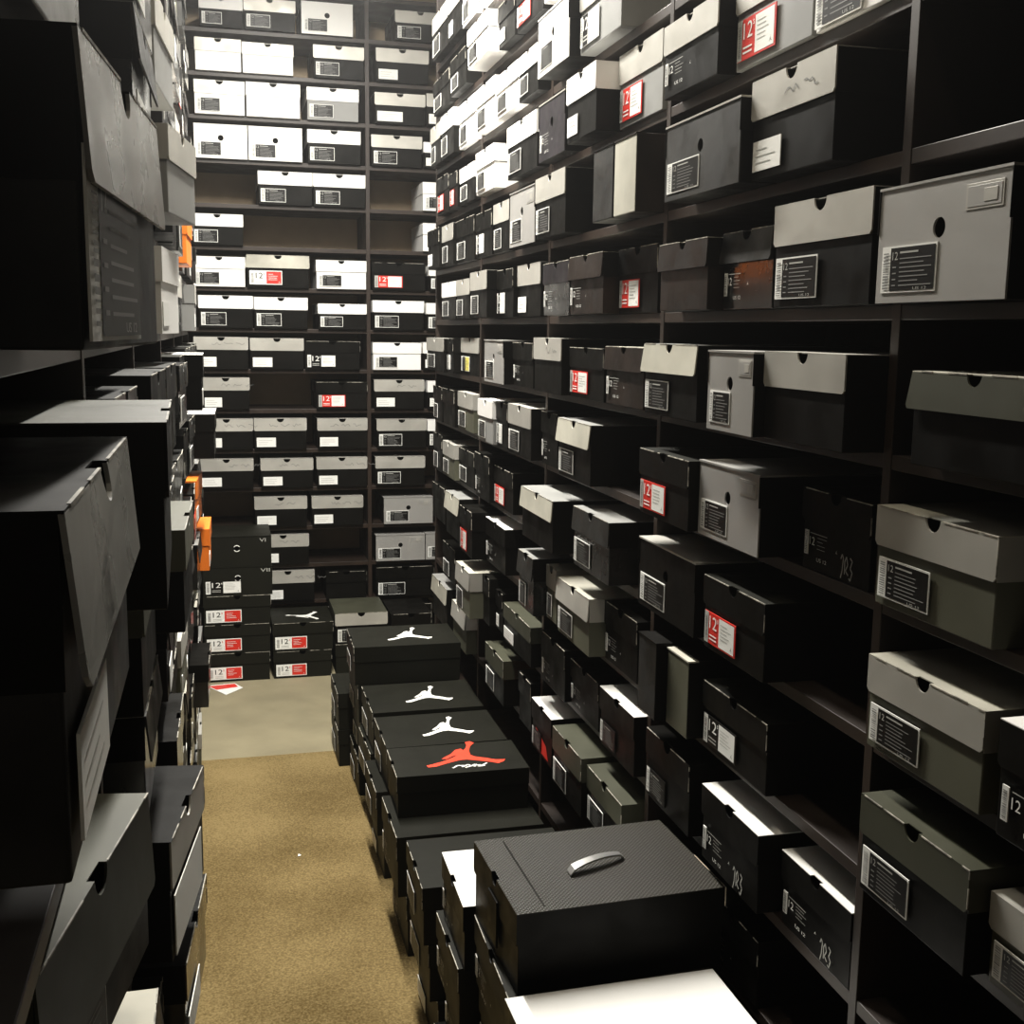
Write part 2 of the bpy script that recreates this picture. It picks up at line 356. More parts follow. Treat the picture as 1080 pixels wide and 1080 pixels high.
def shoebox(st, lb, x, y, z, rz, w, d, h, label, group, seed):
    S = ST[st]; r = random.Random(seed)
    root = bpy.data.objects.new('shoebox', None); C.objects.link(root); root.empty_display_size = .05
    root.location = (x, y, z); root.rotation_euler = (0, 0, R(rz))
    root['label'] = label; root['category'] = 'shoebox'; root['group'] = group
    hw = w/2
    if S.get('plain'):
        m = MB(); m.box(-hw, hw, .001, d, 0, h, S['s'], top=S['s'], front=S['f'])
        m.build('box_base', root, .002)
        m = MB(); m.box(-hw-.0005, hw+.0005, -.0005, .02, h-.002, h+.0006, S['t']); m.build('lid', root)
    elif S.get('hole'):
        m = MB(); hz = h*.60
        front_panel(m, -hw, hw, 0, h-.002, .0005, .003, S['f'], hole=(0, hz, h*.085))
        m.quads([(-hw, .003, 0), (hw, .003, 0), (hw, d, 0), (-hw, d, 0), (-hw, .003, h-.002), (hw, .003, h-.002), (hw, d, h-.002), (-hw, d, h-.002)], [(0,3,2,1),(1,2,6,5),(2,3,7,6),(3,0,4,7)], S['s'])
        m.box(-.03, .03, .02, .03, h*.3, h*.9, DARK)  # dark block paints the shade behind the hole
        m.build('box_base', root)
        m = MB(); m.box(-hw-.001, hw+.001, -.0012, d, h-.003, h, S['t']); m.box(-hw-.001, -hw, -.0012, d, h*.6, h-.003, S['s']); m.box(hw, hw+.001, -.0012, d, h*.6, h-.003, S['s'])
        m.build('lid', root)
        if S.get('patch'):
            m = MB(); px, pz, pw, ph = hw-.31*w, h*.70, .26*w, h*.2
            m.box(px, px+pw, -.0003, .001, pz, pz+ph, SILVER)
            m.box(px+pw*.06, px+pw*.95, -.0007, -.0003, pz+ph*.1, pz+ph*.9, GREYMET)
            m.box(px+pw*.5, px+pw*.85, -.0012, -.0007, pz+ph*.25, pz+ph*.75, SILVER)
            m.build('embossed_patch', root, .0008)
        if S.get('num'):
            m = MB(); rr = h*.085
            for i in range(24):
                if i % 12 in (10, 11, 0, 1): continue
                a0, a1 = 2*math.pi*i/24, 2*math.pi*(i+1)/24
                m.poly([(math.cos(a)*q, -.0004, hz+math.sin(a)*q) for a, q in ((a0, rr), (a1, rr), (a1, rr*1.3), (a0, rr*1.3))], PAPER)
            m.build('hole_rim', root)
            m = MB(); put_text(m, S['num'], hw*.66, h*.80, .028*len(S['num'])/2, .016, -.0004, SILV); m.build('numeral', root)
    else:
        lh = h*(.40 if st not in ('LS', 'LS2', 'LO') else .47 if st != 'LO' else .60)
        nr = h*.115
        m = MB()
        m.box(-hw+.002, hw-.002, .003, d-.002, 0, h-nr-.006, S['b'], top=DARK)
        m.box(-hw+.002, hw-.002, .03, d-.002, h-nr-.006, h-.006, DARK)  # dark block paints the shade behind the notch
        m.build('box_base', root, .0015)
        m = MB(); sk = (0, 0); y1 = .0018
        if S.get('sk'): sk = (-r.uniform(.004, .011), r.uniform(-.001, .003))
        fl = S.get('flare', 0) or (r.uniform(.002, .006) if S.get('sk') else 0)
        n0 = len(m.v)
        front_panel(m, -hw, hw, h-lh, h-.0012, -.0005, y1, S['f'], notch=nr, skew=sk, corner=.005)
        for i in range(n0, len(m.v)):          # flap springing outwards towards its lower edge
            X, Y, Z = m.v[i]; t = (h-Z)/lh
            if fl: 
                u = (X+hw)/w
                m.v[i] = (X, Y-fl*t*(1 if fl < .01 else (.35+.65*math.sin(math.pi*min(1, max(0, u*.85+.1))))), Z)
        m.box(-hw, -hw+.0015, y1, d, h-lh, h-.0012, S['s']); m.box(hw-.0015, hw, y1, d, h-lh, h-.0012, S['s'])
        m.box(-hw, hw, d-.0015, d, h-lh, h-.0012, S['s'])
        # top, with the notch running a little way in
        m.box(-hw, -nr, -.0005, .006, h-.0014, h, S['t']); m.box(nr, hw, -.0005, .006, h-.0014, h, S['t'])
        m.box(-hw, hw, .006, d, h-.0014, h, S['t'])
        if S['t'] in (BLACK, MATTE, OLIVE, CREAM, DKOLIVE, GREY) or S.get('wear'):      # board showing white along the rubbed edges
            for a0, a1 in ((-hw, -nr*1.05), (nr*1.05, hw)):
                xx = a0+r.uniform(0, .02)
                while xx < a1-.01:
                    e = min(a1, xx+r.uniform(.02, .12)); m.box(xx, e, -.0011, .0004, h-.0012, h+.0004, WEAR); xx = e+r.uniform(.0, .03)
            zz = h-lh+.006
            while zz < h-.008:
                e = min(h-.002, zz+r.uniform(.01, .04))
                if not S.get('flare') and not S.get('sk'): m.box(hw-.0006, hw+.0005, -.0011, .0004, zz, e, WEAR)
                zz = e+r.uniform(.004, .02)
        lid = m.build('lid', root)
        if S.get('pen'):
            m = MB(); px = r.uniform(-.25, .15)*w
            for k in range(r.choice((2, 3))):
                pts = [(px+i*.008, h-lh*.55+r.uniform(-.008, .008)) for i in range(6)]
                stroke(m, pts, .0018, -.0012, PEN); px += .055
            m.build('handwriting', lid)
        if S.get('red'):
            m = MB(); m.poly([(-hw+.03, .0015, .01), (hw-.03, .0015, .01), (hw-.05, .0015, h*.32), (-hw+.04, .0015, h*.48)], RED); m.build('painted_red_reflection', root)  # red reflection painted onto the front of the base
    if S.get('logo'):
        k = S['logo']; m = MB(); zt = h+.0005
        # logo faces whoever looks along the aisle: local x is -Y, local y is +X when rz=-90
        a = math.pi/2
        if k == 'W': jumper_flat(m, 0, d*.56, 1.0, zt, LOGOW, a); m.build('logo', root)
        elif k == 'R':
            jumper_flat(m, -.012, d*.56, 1.38, zt, LOGOR, a, .8); m.build('logo', root)
            m = MB()
            for pts in ([(-.045,0),(-.03,.018),(-.012,.014)], [(-.02,.004),(0,.02),(.006,.006),(-.012,-.002)], [(.004,.004),(.022,.022),(.014,0)], [(.018,.01),(.034,.012),(.024,-.002),(.044,.004)], [(.03,.0),(.052,.022)]):
                for (x0, y0), (x1, y1) in zip(pts, pts[1:]):
                    dx, dy = x1-x0, y1-y0; L = math.hypot(dx, dy); nx, ny = -dy/L*.0028, dx/L*.0028
                    q = [(x0-nx, y0-ny), (x1-nx, y1-ny), (x1+nx, y1+ny), (x0+nx, y0+ny)]
                    m.poly([(.074-b*.9, d*.56+a_, zt+.0005) for a_, b in q], LOGOW)
            m.build('script_logo', root)
        else:
            jumper_flat(m, .02, d*.42, .95, zt, LOGOW, R(90)); m.build('logo', root)
    if S.get('handle'):
        m = MB(); N = 14
        P = []
        for i in range(N+1):
            t = i/N; xx = d*.34+t*.115; zz = h+.001+.011*math.sin(math.pi*t)**.55+(.003 if 0 < t < 1 else 0)
            wd = .011-.004*t
            yy = .03-.035*t
            P += [(yy-wd, xx, zz), (yy+wd, xx, zz), (yy+wd, xx, zz+.0035), (yy-wd, xx, zz+.0035)]
        F = [(0,1,2,3), (4*N+3, 4*N+2, 4*N+1, 4*N)]
        for i in range(N):
            for j in range(4):
                a0, b0 = 4*i+j, 4*i+(j+1) % 4; F.append((a0, b0, b0+4, a0+4))
        m.quads(P, F, METAL); m.build('handle', root, .001)
        m = MB(); m.box(-hw-.0008, -hw+.001, .0, d*.5, h-.05, h-.0015, KRAFT); 
        m = MB()
        m.box(-hw*.9, hw*.9, .05, .052, h-.0004, h+.0006, BLACK); m.build('fold_crease', root)
        m = MB()
        m.box(-.03, .03, -.004, .0, h-.12, h-.035, BLACK); m.build('side_tab', root, .002)
        m = MB(); m.box(hw*.1, hw, d, d+.0022, h-.035, h-.001, KRAFT); m.build('worn_edge', root)
    if lb: make_label(lb, w, h, root, seed)
    return root

# ------------------------------------------------------------------ setting
def struct(name, x0, x1, y0, y1, z0, z1, m):
    mb = MB(); mb.box(x0, x1, y0, y1, z0, z1, m); o = mb.build(name); o['kind'] = 'structure'; return o
PLASTER = mat('painted_plaster', (.45, .43, .40), .9, .1, noise=.04, nscale=3)
XL, XR, Y0, Y1 = -1.30, .36, -1.5, 5.98
struct('floor', XL-.1, XR+.9, Y0-.1, 4.27, FL-.1, FL, CARPET)
struct('floor_far', XL-.1, XR+.9, 4.27, Y1+.1, FL-.1, FL, mat('worn_smooth_floor', (.235, .205, .13), .6, .3, noise=.14, nscale=4, scuff=.15, bump=.1, bscale=60))
struct('ceiling', XL-.1, XR+.9, Y0-.1, Y1+.1, TOP, TOP+.1, PLASTER)
struct('wall_left', XL-.1, XL, Y0, Y1, FL, TOP, PLASTER)
struct('wall_right', XR, XR+.1, Y0, 4.56, FL, TOP, PLASTER)
struct('wall_right_end', XR+.1, XR+.9, 4.46, 4.56, FL, TOP, PLASTER)
struct('wall_right_far', XR+.8, XR+.9, 4.56, Y1, FL, TOP, PLASTER)
struct('wall_back', XL-.1, XR+.9, Y1, Y1+.1, FL, TOP, PLASTER)
struct('wall_front', XL-.1, XR+.1, Y0-.1, Y0, FL, TOP, PLASTER)

TH = .019
def shelving(name, label, loc, rz, ups, levels, depth, zb, zt, lo):
    """ups: upright positions along local x (front edge face at y=0, depth into +y)"""
    root = bpy.data.objects.new('shelving_unit', None); C.objects.link(root); root.location = loc; root.rotation_euler = (0, 0, R(rz))
    root['label'] = label; root['category'] = 'shelving'
    for u in ups:
        m = MB(); m.box(u-TH/2, u+TH/2, .0, depth, zb, zt, WOOD, front=WOODE); m.build('upright', root, .001)
    for a, b in zip(ups, ups[1:]):
        for z in levels:
            m = MB(); m.box(a+TH/2, b-TH/2, .001, depth-.004, z-TH, z, WOOD, front=WOODE); m.build('shelf', root, .001)
    m = MB(); m.box(ups[0]-TH/2, ups[-1]+TH/2, depth, depth+.01, zb, zt, PANEL if lo else WOOD); m.build('back_panel', root)
    return root

ORD = ['', 'first', 'second', 'third', 'fourth', 'fifth', 'sixth', 'seventh', 'eighth', 'ninth', 'tenth', 'eleventh', 'twelfth', 'thirteenth', 'fourteenth', 'fifteenth', 'sixteenth', 'seventeenth']
BOXES = [
('SL','K',-0.03,4.2929,0.9898,-90.0,0.2946,0.345,0.15,'black shoebox with silver lid and bordered label, first from the corner, first long-wall shelf','shoeboxes on the long wall shelves'),
('SL','W',-0.03,4.0351,0.9898,-90.0,0.188,0.345,0.15,'black shoebox with silver lid and plain white label, second from the corner, first long-wall shelf','shoeboxes on the long wall shelves'),
('WW','K',-0.022,3.829,0.9898,-90.0,0.2121,0.345,0.15,'white shoebox with bordered label, third from the corner, first long-wall shelf','shoeboxes on the long wall shelves'),
('WW','K',-0.03,3.5654,0.9898,-90.0,0.2187,0.345,0.15,'white shoebox with bordered label, fourth from the corner, first long-wall shelf','shoeboxes on the long wall shelves'),
('JB','K',-0.02,4.3131,0.7998,-90.0,0.3161,0.345,0.115,'plain black shoebox with bordered label, first from the corner, second long-wall shelf','shoeboxes on the long wall shelves'),
('JB','K',-0.03,3.9604,0.7998,-90.0,0.2553,0.345,0.115,'plain black shoebox with bordered label, second from the corner, second long-wall shelf','shoeboxes on the long wall shelves'),
('WW','K',-0.06,3.5265,0.7998,-90.0,0.2747,0.35,0.115,'white shoebox with bordered label, third from the corner, second long-wall shelf','shoeboxes on the long wall shelves'),
('JB','W',-0.03,3.2876,0.7998,-90.0,0.1911,0.345,0.115,'plain black shoebox with plain white label, fourth from the corner, second long-wall shelf','shoeboxes on the long wall shelves'),
('JB','R',-0.026,3.0543,0.7998,-90.0,0.2635,0.345,0.115,'plain black shoebox with red size label, fifth from the corner, second long-wall shelf','shoeboxes on the long wall shelves'),
('WW','K',-0.034,2.7791,0.7998,-90.0,0.2194,0.345,0.115,'white shoebox with bordered label, sixth from the corner, second long-wall shelf','shoeboxes on the long wall shelves'),
('SL','K',-0.03,4.377,0.6098,-90.0,0.1947,0.345,0.1428,'black shoebox with silver lid and bordered label, first from the corner, third long-wall shelf','shoeboxes on the long wall shelves'),
('WL','K',-0.03,4.1482,0.6098,-90.0,0.2279,0.345,0.15,'black shoebox with white lid and bordered label, second from the corner, third long-wall shelf','shoeboxes on the long wall shelves'),
('WW','K',-0.018,3.8675,0.6098,-90.0,0.2571,0.345,0.1421,'white shoebox with bordered label, third from the corner, third long-wall shelf','shoeboxes on the long wall shelves'),
('WW','K',-0.03,3.5423,0.6098,-90.0,0.2589,0.345,0.1299,'white shoebox with bordered label, fourth from the corner, third long-wall shelf','shoeboxes on the long wall shelves'),
('WW','K',-0.03,3.2744,0.6098,-90.0,0.2562,0.345,0.1163,'white shoebox with bordered label, fifth from the corner, third long-wall shelf','shoeboxes on the long wall shelves'),
('WL','K',-0.03,3.042,0.6098,-90.0,0.1936,0.345,0.1152,'black shoebox with white lid and bordered label, sixth from the corner, third long-wall shelf','shoeboxes on the long wall shelves'),
('WH','K',-0.0595,2.7068,0.6098,-90.0,0.2545,0.345,0.1359,'white drawer box with round hole and bordered label, seventh from the corner, third long-wall shelf','shoeboxes on the long wall shelves'),
('GL','B2',-0.0359,2.437,0.6098,-90.0,0.2732,0.345,0.1485,'grey shoebox with silver lid and two-tone size label, eighth from the corner, third long-wall shelf','shoeboxes on the long wall shelves'),
('JB','R',-0.03,4.2238,0.4198,-90.0,0.2197,0.345,0.131,'plain black shoebox with red size label, first from the corner, fourth long-wall shelf','shoeboxes on the long wall shelves'),
('JB','R',-0.03,4.0293,0.4198,-90.0,0.1353,0.345,0.1189,'plain black shoebox with red size label, second from the corner, fourth long-wall shelf','shoeboxes on the long wall shelves'),
('WL','K',-0.022,3.8416,0.4198,-90.0,0.2281,0.345,0.1194,'black shoebox with white lid and bordered label, third from the corner, fourth long-wall shelf','shoeboxes on the long wall shelves'),
('WW','K',-0.0326,3.5295,0.4198,-90.0,0.247,0.345,0.1278,'white shoebox with bordered label, fourth from the corner, fourth long-wall shelf','shoeboxes on the long wall shelves'),
('WL','K',-0.0325,3.0908,0.4198,-90.0,0.3125,0.345,0.1406,'black shoebox with white lid and bordered label, fifth from the corner, fourth long-wall shelf','shoeboxes on the long wall shelves'),
('PR','T',-0.038,2.7789,0.4198,-90.0,0.2239,0.345,0.1384,'dark printed drawer box with round hole, sixth from the corner, fourth long-wall shelf','shoeboxes on the long wall shelves'),
('WL','W',-0.0578,2.4853,0.4198,-90.0,0.209,0.345,0.1393,'black shoebox with white lid and plain white label, seventh from the corner, fourth long-wall shelf','shoeboxes on the long wall shelves'),
('GL','R',-0.0084,2.2522,0.4198,-90.0,0.2452,0.345,0.147,'grey shoebox with silver lid and red size label, eighth from the corner, fourth long-wall shelf','shoeboxes on the long wall shelves'),
('SL','T',-0.036,1.9363,0.4198,-90.0,0.2357,0.345,0.1254,'black shoebox with silver lid and white printing, ninth from the corner, fourth long-wall shelf','shoeboxes on the long wall shelves'),
('GL','R',-0.0098,1.6807,0.4198,-90.0,0.2529,0.345,0.1441,'grey shoebox with silver lid and red size label, tenth from the corner, fourth long-wall shelf','shoeboxes on the long wall shelves'),
('WW','KB',-0.0088,1.4436,0.4198,-90.0,0.2093,0.345,0.1213,'white shoebox with big bordered label, eleventh from the corner, fourth long-wall shelf','shoeboxes on the long wall shelves'),
('JB','W',-0.04,4.3585,0.2298,-90.0,0.2358,0.345,0.1429,'plain black shoebox with plain white label, first from the corner, fifth long-wall shelf','shoeboxes on the long wall shelves'),
('SL','K',-0.03,4.1335,0.2298,-90.0,0.2022,0.345,0.1431,'black shoebox with silver lid and bordered label, second from the corner, fifth long-wall shelf','shoeboxes on the long wall shelves'),
('JB','K',-0.018,3.8831,0.2298,-90.0,0.2865,0.345,0.1431,'plain black shoebox with bordered label, third from the corner, fifth long-wall shelf','shoeboxes on the long wall shelves'),
('JB','B2',-0.024,3.5749,0.2298,-90.0,0.2199,0.345,0.1354,'plain black shoebox with two-tone size label, fourth from the corner, fifth long-wall shelf','shoeboxes on the long wall shelves'),
('SL','K',-0.02,3.3616,0.2298,-90.0,0.1947,0.345,0.1433,'black shoebox with silver lid and bordered label, fifth from the corner, fifth long-wall shelf','shoeboxes on the long wall shelves'),
('GH','K',-0.0354,3.0628,0.2298,-90.0,0.2609,0.345,0.1467,'silver-grey drawer box with round hole and bordered label, sixth from the corner, fifth long-wall shelf','shoeboxes on the long wall shelves'),
('SL','K',-0.0467,2.7553,0.2298,-90.0,0.2578,0.345,0.1478,'black shoebox with silver lid and bordered label, seventh from the corner, fifth long-wall shelf','shoeboxes on the long wall shelves'),
('NB','',-0.055,2.3306,0.2298,-90.0,0.1268,0.345,0.1473,'narrow dark box stood on its side, eighth from the corner, fifth long-wall shelf','shoeboxes on the long wall shelves'),
('NC','',-0.0542,2.1988,0.2298,-90.0,0.1247,0.345,0.1471,'narrow cream-fronted brown box, ninth from the corner, fifth long-wall shelf','shoeboxes on the long wall shelves'),
('DH','K',-0.0582,1.821,0.2298,-90.0,0.3029,0.345,0.1278,'large scuffed black box with round hole, tenth from the corner, fifth long-wall shelf','shoeboxes on the long wall shelves'),
('SLX','W',-0.0433,1.5408,0.2298,-90.0,0.2456,0.345,0.1445,'black shoebox with scribbled silver lid, eleventh from the corner, fifth long-wall shelf','shoeboxes on the long wall shelves'),
('WL','K',-0.03,4.1093,0.0398,-90.0,0.2465,0.345,0.1306,'black shoebox with white lid and bordered label, first from the corner, sixth long-wall shelf','shoeboxes on the long wall shelves'),
('SL','K',-0.03,3.8604,0.0398,-90.0,0.2188,0.345,0.1308,'black shoebox with silver lid and bordered label, second from the corner, sixth long-wall shelf','shoeboxes on the long wall shelves'),
('SL','K',-0.06,3.4847,0.0398,-90.0,0.2261,0.35,0.1393,'black shoebox with silver lid and bordered label, third from the corner, sixth long-wall shelf','shoeboxes on the long wall shelves'),
('JB','B2',-0.03,3.2681,0.0398,-90.0,0.1936,0.345,0.1352,'plain black shoebox with two-tone size label, fourth from the corner, sixth long-wall shelf','shoeboxes on the long wall shelves'),
('SL','W',-0.018,3.0472,0.0398,-90.0,0.2362,0.345,0.1403,'black shoebox with silver lid and plain white label, fifth from the corner, sixth long-wall shelf','shoeboxes on the long wall shelves'),
('PU','T',-0.04,2.7143,0.0398,-90.0,0.2193,0.345,0.1263,'black shoebox with purplish lid and white printing, sixth from the corner, sixth long-wall shelf','shoeboxes on the long wall shelves'),
('BR','T',-0.04,2.4786,0.0398,-90.0,0.2393,0.345,0.1298,'dark brown shoebox with white printing, seventh from the corner, sixth long-wall shelf','shoeboxes on the long wall shelves'),
('JB','R',-0.006,2.2408,0.0398,-90.0,0.2242,0.345,0.1321,'plain black shoebox with red size label, eighth from the corner, sixth long-wall shelf','shoeboxes on the long wall shelves'),
('BR','',-0.045,1.9118,0.0398,-90.0,0.2163,0.345,0.1189,'dark brown shoebox, ninth from the corner, sixth long-wall shelf','shoeboxes on the long wall shelves'),
('DS','T',-0.02,1.7083,0.0398,-90.0,0.1788,0.345,0.1232,'black shoebox with scuffed lid and white printing, tenth from the corner, sixth long-wall shelf','shoeboxes on the long wall shelves'),
('SL','K',-0.032,1.4601,0.0398,-90.0,0.2663,0.345,0.1469,'black shoebox with silver lid and bordered label, eleventh from the corner, sixth long-wall shelf','shoeboxes on the long wall shelves'),
('GH','K',-0.045,1.1667,0.0398,-90.0,0.2439,0.345,0.1368,'silver-grey drawer box with round hole and bordered label, twelfth from the corner, sixth long-wall shelf','shoeboxes on the long wall shelves'),
('SL','K',-0.042,4.3095,-0.1502,-90.0,0.3467,0.345,0.1217,'black shoebox with silver lid and bordered label, first from the corner, seventh long-wall shelf','shoeboxes on the long wall shelves'),
('JB','B2',-0.03,4.0735,-0.1502,-90.0,0.1132,0.345,0.1212,'plain black shoebox with two-tone size label, second from the corner, seventh long-wall shelf','shoeboxes on the long wall shelves'),
('SL','KY',-0.003,3.8665,-0.1502,-90.0,0.2888,0.345,0.1257,'black shoebox with silver lid and half-yellow label, third from the corner, seventh long-wall shelf','shoeboxes on the long wall shelves'),
('GH','K',-0.05,3.312,-0.1502,-90.0,0.241,0.345,0.1247,'silver-grey drawer box with round hole and bordered label, fourth from the corner, seventh long-wall shelf','shoeboxes on the long wall shelves'),
('JB','T',-0.03,3.0544,-0.1502,-90.0,0.2126,0.345,0.1197,'plain black shoebox with white printing, fifth from the corner, seventh long-wall shelf','shoeboxes on the long wall shelves'),
('SLX','',-0.045,2.7612,-0.1502,-90.0,0.2468,0.345,0.135,'black shoebox with scribbled silver lid, sixth from the corner, seventh long-wall shelf','shoeboxes on the long wall shelves'),
('JB','R',-0.03,2.4916,-0.1502,-90.0,0.2493,0.345,0.1153,'plain black shoebox with red size label, seventh from the corner, seventh long-wall shelf','shoeboxes on the long wall shelves'),
('BR','T',-0.031,2.2378,-0.1502,-90.0,0.2275,0.345,0.1216,'dark brown shoebox with white printing, eighth from the corner, seventh long-wall shelf','shoeboxes on the long wall shelves'),
('CL','K',-0.05,1.9438,-0.1502,-90.0,0.2509,0.345,0.1311,'black shoebox with creased pale lid and bordered label, ninth from the corner, seventh long-wall shelf','shoeboxes on the long wall shelves'),
('GH','K',-0.0734,1.637,-0.1502,-90.0,0.1619,0.35,0.125,'silver-grey drawer box with round hole and bordered label, tenth from the corner, seventh long-wall shelf','shoeboxes on the long wall shelves'),
('SL','',-0.0595,1.4368,-0.1502,-90.0,0.2264,0.345,0.1265,'black shoebox with silver lid, eleventh from the corner, seventh long-wall shelf','shoeboxes on the long wall shelves'),
('OB','',-0.04,1.0891,-0.1502,-90.0,0.2325,0.345,0.1104,'black shoebox with dark olive flap, twelfth from the corner, seventh long-wall shelf','shoeboxes on the long wall shelves'),
('JB','K',-0.03,4.3138,-0.3402,-90.0,0.1763,0.345,0.131,'plain black shoebox with bordered label, first from the corner, eighth long-wall shelf','shoeboxes on the long wall shelves'),
('JB','',-0.03,4.0994,-0.3402,-90.0,0.2146,0.345,0.1298,'plain black shoebox, second from the corner, eighth long-wall shelf','shoeboxes on the long wall shelves'),
('SG','K',-0.018,3.8604,-0.3402,-90.0,0.2514,0.345,0.1301,'olive shoebox with silver lid and bordered label, third from the corner, eighth long-wall shelf','shoeboxes on the long wall shelves'),
('WG','K',-0.04,3.4613,-0.3402,-90.0,0.2032,0.345,0.1292,'grey shoebox with white lid and bordered label, fourth from the corner, eighth long-wall shelf','shoeboxes on the long wall shelves'),
('JB','B2',-0.03,3.286,-0.3402,-90.0,0.1354,0.345,0.1319,'plain black shoebox with two-tone size label, fifth from the corner, eighth long-wall shelf','shoeboxes on the long wall shelves'),
('SL','K',-0.0378,3.0525,-0.3402,-90.0,0.2467,0.345,0.1385,'black shoebox with silver lid and bordered label, sixth from the corner, eighth long-wall shelf','shoeboxes on the long wall shelves'),
('JB','T',-0.02,2.8157,-0.3402,-90.0,0.1477,0.345,0.1367,'plain black shoebox with white printing, seventh from the corner, eighth long-wall shelf','shoeboxes on the long wall shelves'),
('CL','K',-0.0431,2.5309,-0.3402,-90.0,0.2482,0.345,0.1371,'black shoebox with creased pale lid and bordered label, eighth from the corner, eighth long-wall shelf','shoeboxes on the long wall shelves'),
('JL','R',-0.056,1.9423,-0.3402,-90.0,0.239,0.345,0.1234,'black shoebox with black lid and red size label, ninth from the corner, eighth long-wall shelf','shoeboxes on the long wall shelves'),
('GH','K',-0.038,1.7029,-0.3402,-90.0,0.2278,0.345,0.1278,'silver-grey drawer box with round hole and bordered label, tenth from the corner, eighth long-wall shelf','shoeboxes on the long wall shelves'),
('JB','T7',0.0,1.4297,-0.3402,-90.0,0.1865,0.345,0.1192,'plain black shoebox with printing and scrawled digits, eleventh from the corner, eighth long-wall shelf','shoeboxes on the long wall shelves'),
('OG','K',-0.0208,1.1726,-0.3402,-90.0,0.2386,0.345,0.1273,'olive-grey shoebox with silver-grey lid and bordered label, twelfth from the corner, eighth long-wall shelf','shoeboxes on the long wall shelves'),
('JB','K',-0.03,4.3111,-0.5302,-90.0,0.1772,0.345,0.141,'plain black shoebox with bordered label, first from the corner, ninth long-wall shelf','shoeboxes on the long wall shelves'),
('SG','K',-0.03,4.0957,-0.5302,-90.0,0.2147,0.345,0.1262,'olive shoebox with silver lid and bordered label, second from the corner, ninth long-wall shelf','shoeboxes on the long wall shelves'),
('JB','K',-0.014,3.8569,-0.5302,-90.0,0.2508,0.345,0.1232,'plain black shoebox with bordered label, third from the corner, ninth long-wall shelf','shoeboxes on the long wall shelves'),
('JB','T',-0.03,3.5423,-0.5302,-90.0,0.203,0.345,0.1416,'plain black shoebox with white printing, fourth from the corner, ninth long-wall shelf','shoeboxes on the long wall shelves'),
('JB','R',-0.0156,3.3169,-0.5302,-90.0,0.2358,0.345,0.1218,'plain black shoebox with red size label, fifth from the corner, ninth long-wall shelf','shoeboxes on the long wall shelves'),
('CL','',-0.07,2.7471,-0.5302,-90.0,0.2916,0.35,0.1299,'black shoebox with creased pale lid, sixth from the corner, ninth long-wall shelf','shoeboxes on the long wall shelves'),
('DS','K',-0.05,2.3708,-0.5302,-90.0,0.2506,0.345,0.136,'black shoebox with scuffed lid and bordered label, seventh from the corner, ninth long-wall shelf','shoeboxes on the long wall shelves'),
('BH','K',-0.0363,1.9609,-0.5302,-90.0,0.2763,0.345,0.1346,'plain black drawer box with small hole, eighth from the corner, ninth long-wall shelf','shoeboxes on the long wall shelves'),
('JL','R',-0.0389,1.6647,-0.5302,-90.0,0.2282,0.345,0.1254,'black shoebox with black lid and red size label, ninth from the corner, ninth long-wall shelf','shoeboxes on the long wall shelves'),
('OG','K',-0.0239,1.1666,-0.5302,-90.0,0.2365,0.345,0.1226,'olive-grey shoebox with silver-grey lid and bordered label, tenth from the corner, ninth long-wall shelf','shoeboxes on the long wall shelves'),
('JBW','T',-0.0357,0.912,-0.5302,-90.0,0.1923,0.345,0.13,'black shoebox with white top and white printing, eleventh from the corner, ninth long-wall shelf','shoeboxes on the long wall shelves'),
('JB','',-0.03,4.2903,-0.7202,-90.0,0.2552,0.345,0.135,'plain black shoebox, first from the corner, tenth long-wall shelf','shoeboxes on the long wall shelves'),
('CL','',-0.05,3.9223,-0.7202,-90.0,0.2371,0.345,0.15,'black shoebox with creased pale lid, second from the corner, tenth long-wall shelf','shoeboxes on the long wall shelves'),
('JB','R',-0.07,3.597,-0.7202,-90.0,0.1856,0.35,0.15,'plain black shoebox with red size label, third from the corner, tenth long-wall shelf','shoeboxes on the long wall shelves'),
('JBW','T',-0.0254,3.3707,-0.7202,-90.0,0.255,0.345,0.1399,'black shoebox with white top and white printing, fourth from the corner, tenth long-wall shelf','shoeboxes on the long wall shelves'),
('DS','K',-0.074,2.8255,-0.7202,-90.0,0.1465,0.35,0.15,'black shoebox with scuffed lid and bordered label, fifth from the corner, tenth long-wall shelf','shoeboxes on the long wall shelves'),
('OG','K',-0.04,2.7022,-0.7202,-90.0,0.0881,0.345,0.138,'olive-grey shoebox with silver-grey lid and bordered label, sixth from the corner, tenth long-wall shelf','shoeboxes on the long wall shelves'),
('CG','K',-0.05,2.4903,-0.7202,-90.0,0.2472,0.345,0.1336,'olive shoebox with pale lid and bordered label, seventh from the corner, tenth long-wall shelf','shoeboxes on the long wall shelves'),
('JB','T',-0.0147,2.258,-0.7202,-90.0,0.2053,0.345,0.1325,'plain black shoebox with white printing, eighth from the corner, tenth long-wall shelf','shoeboxes on the long wall shelves'),
('NB','',-0.06,1.9811,-0.7202,-90.0,0.0913,0.35,0.15,'narrow dark box stood on its side, ninth from the corner, tenth long-wall shelf','shoeboxes on the long wall shelves'),
('NO','',-0.0394,1.88,-0.7202,-90.0,0.0989,0.345,0.1441,'narrow olive-fronted box, tenth from the corner, tenth long-wall shelf','shoeboxes on the long wall shelves'),
('JL','B',-0.02,1.6841,-0.7202,-90.0,0.2461,0.345,0.1192,'black shoebox with black lid and black-and-white size label, eleventh from the corner, tenth long-wall shelf','shoeboxes on the long wall shelves'),
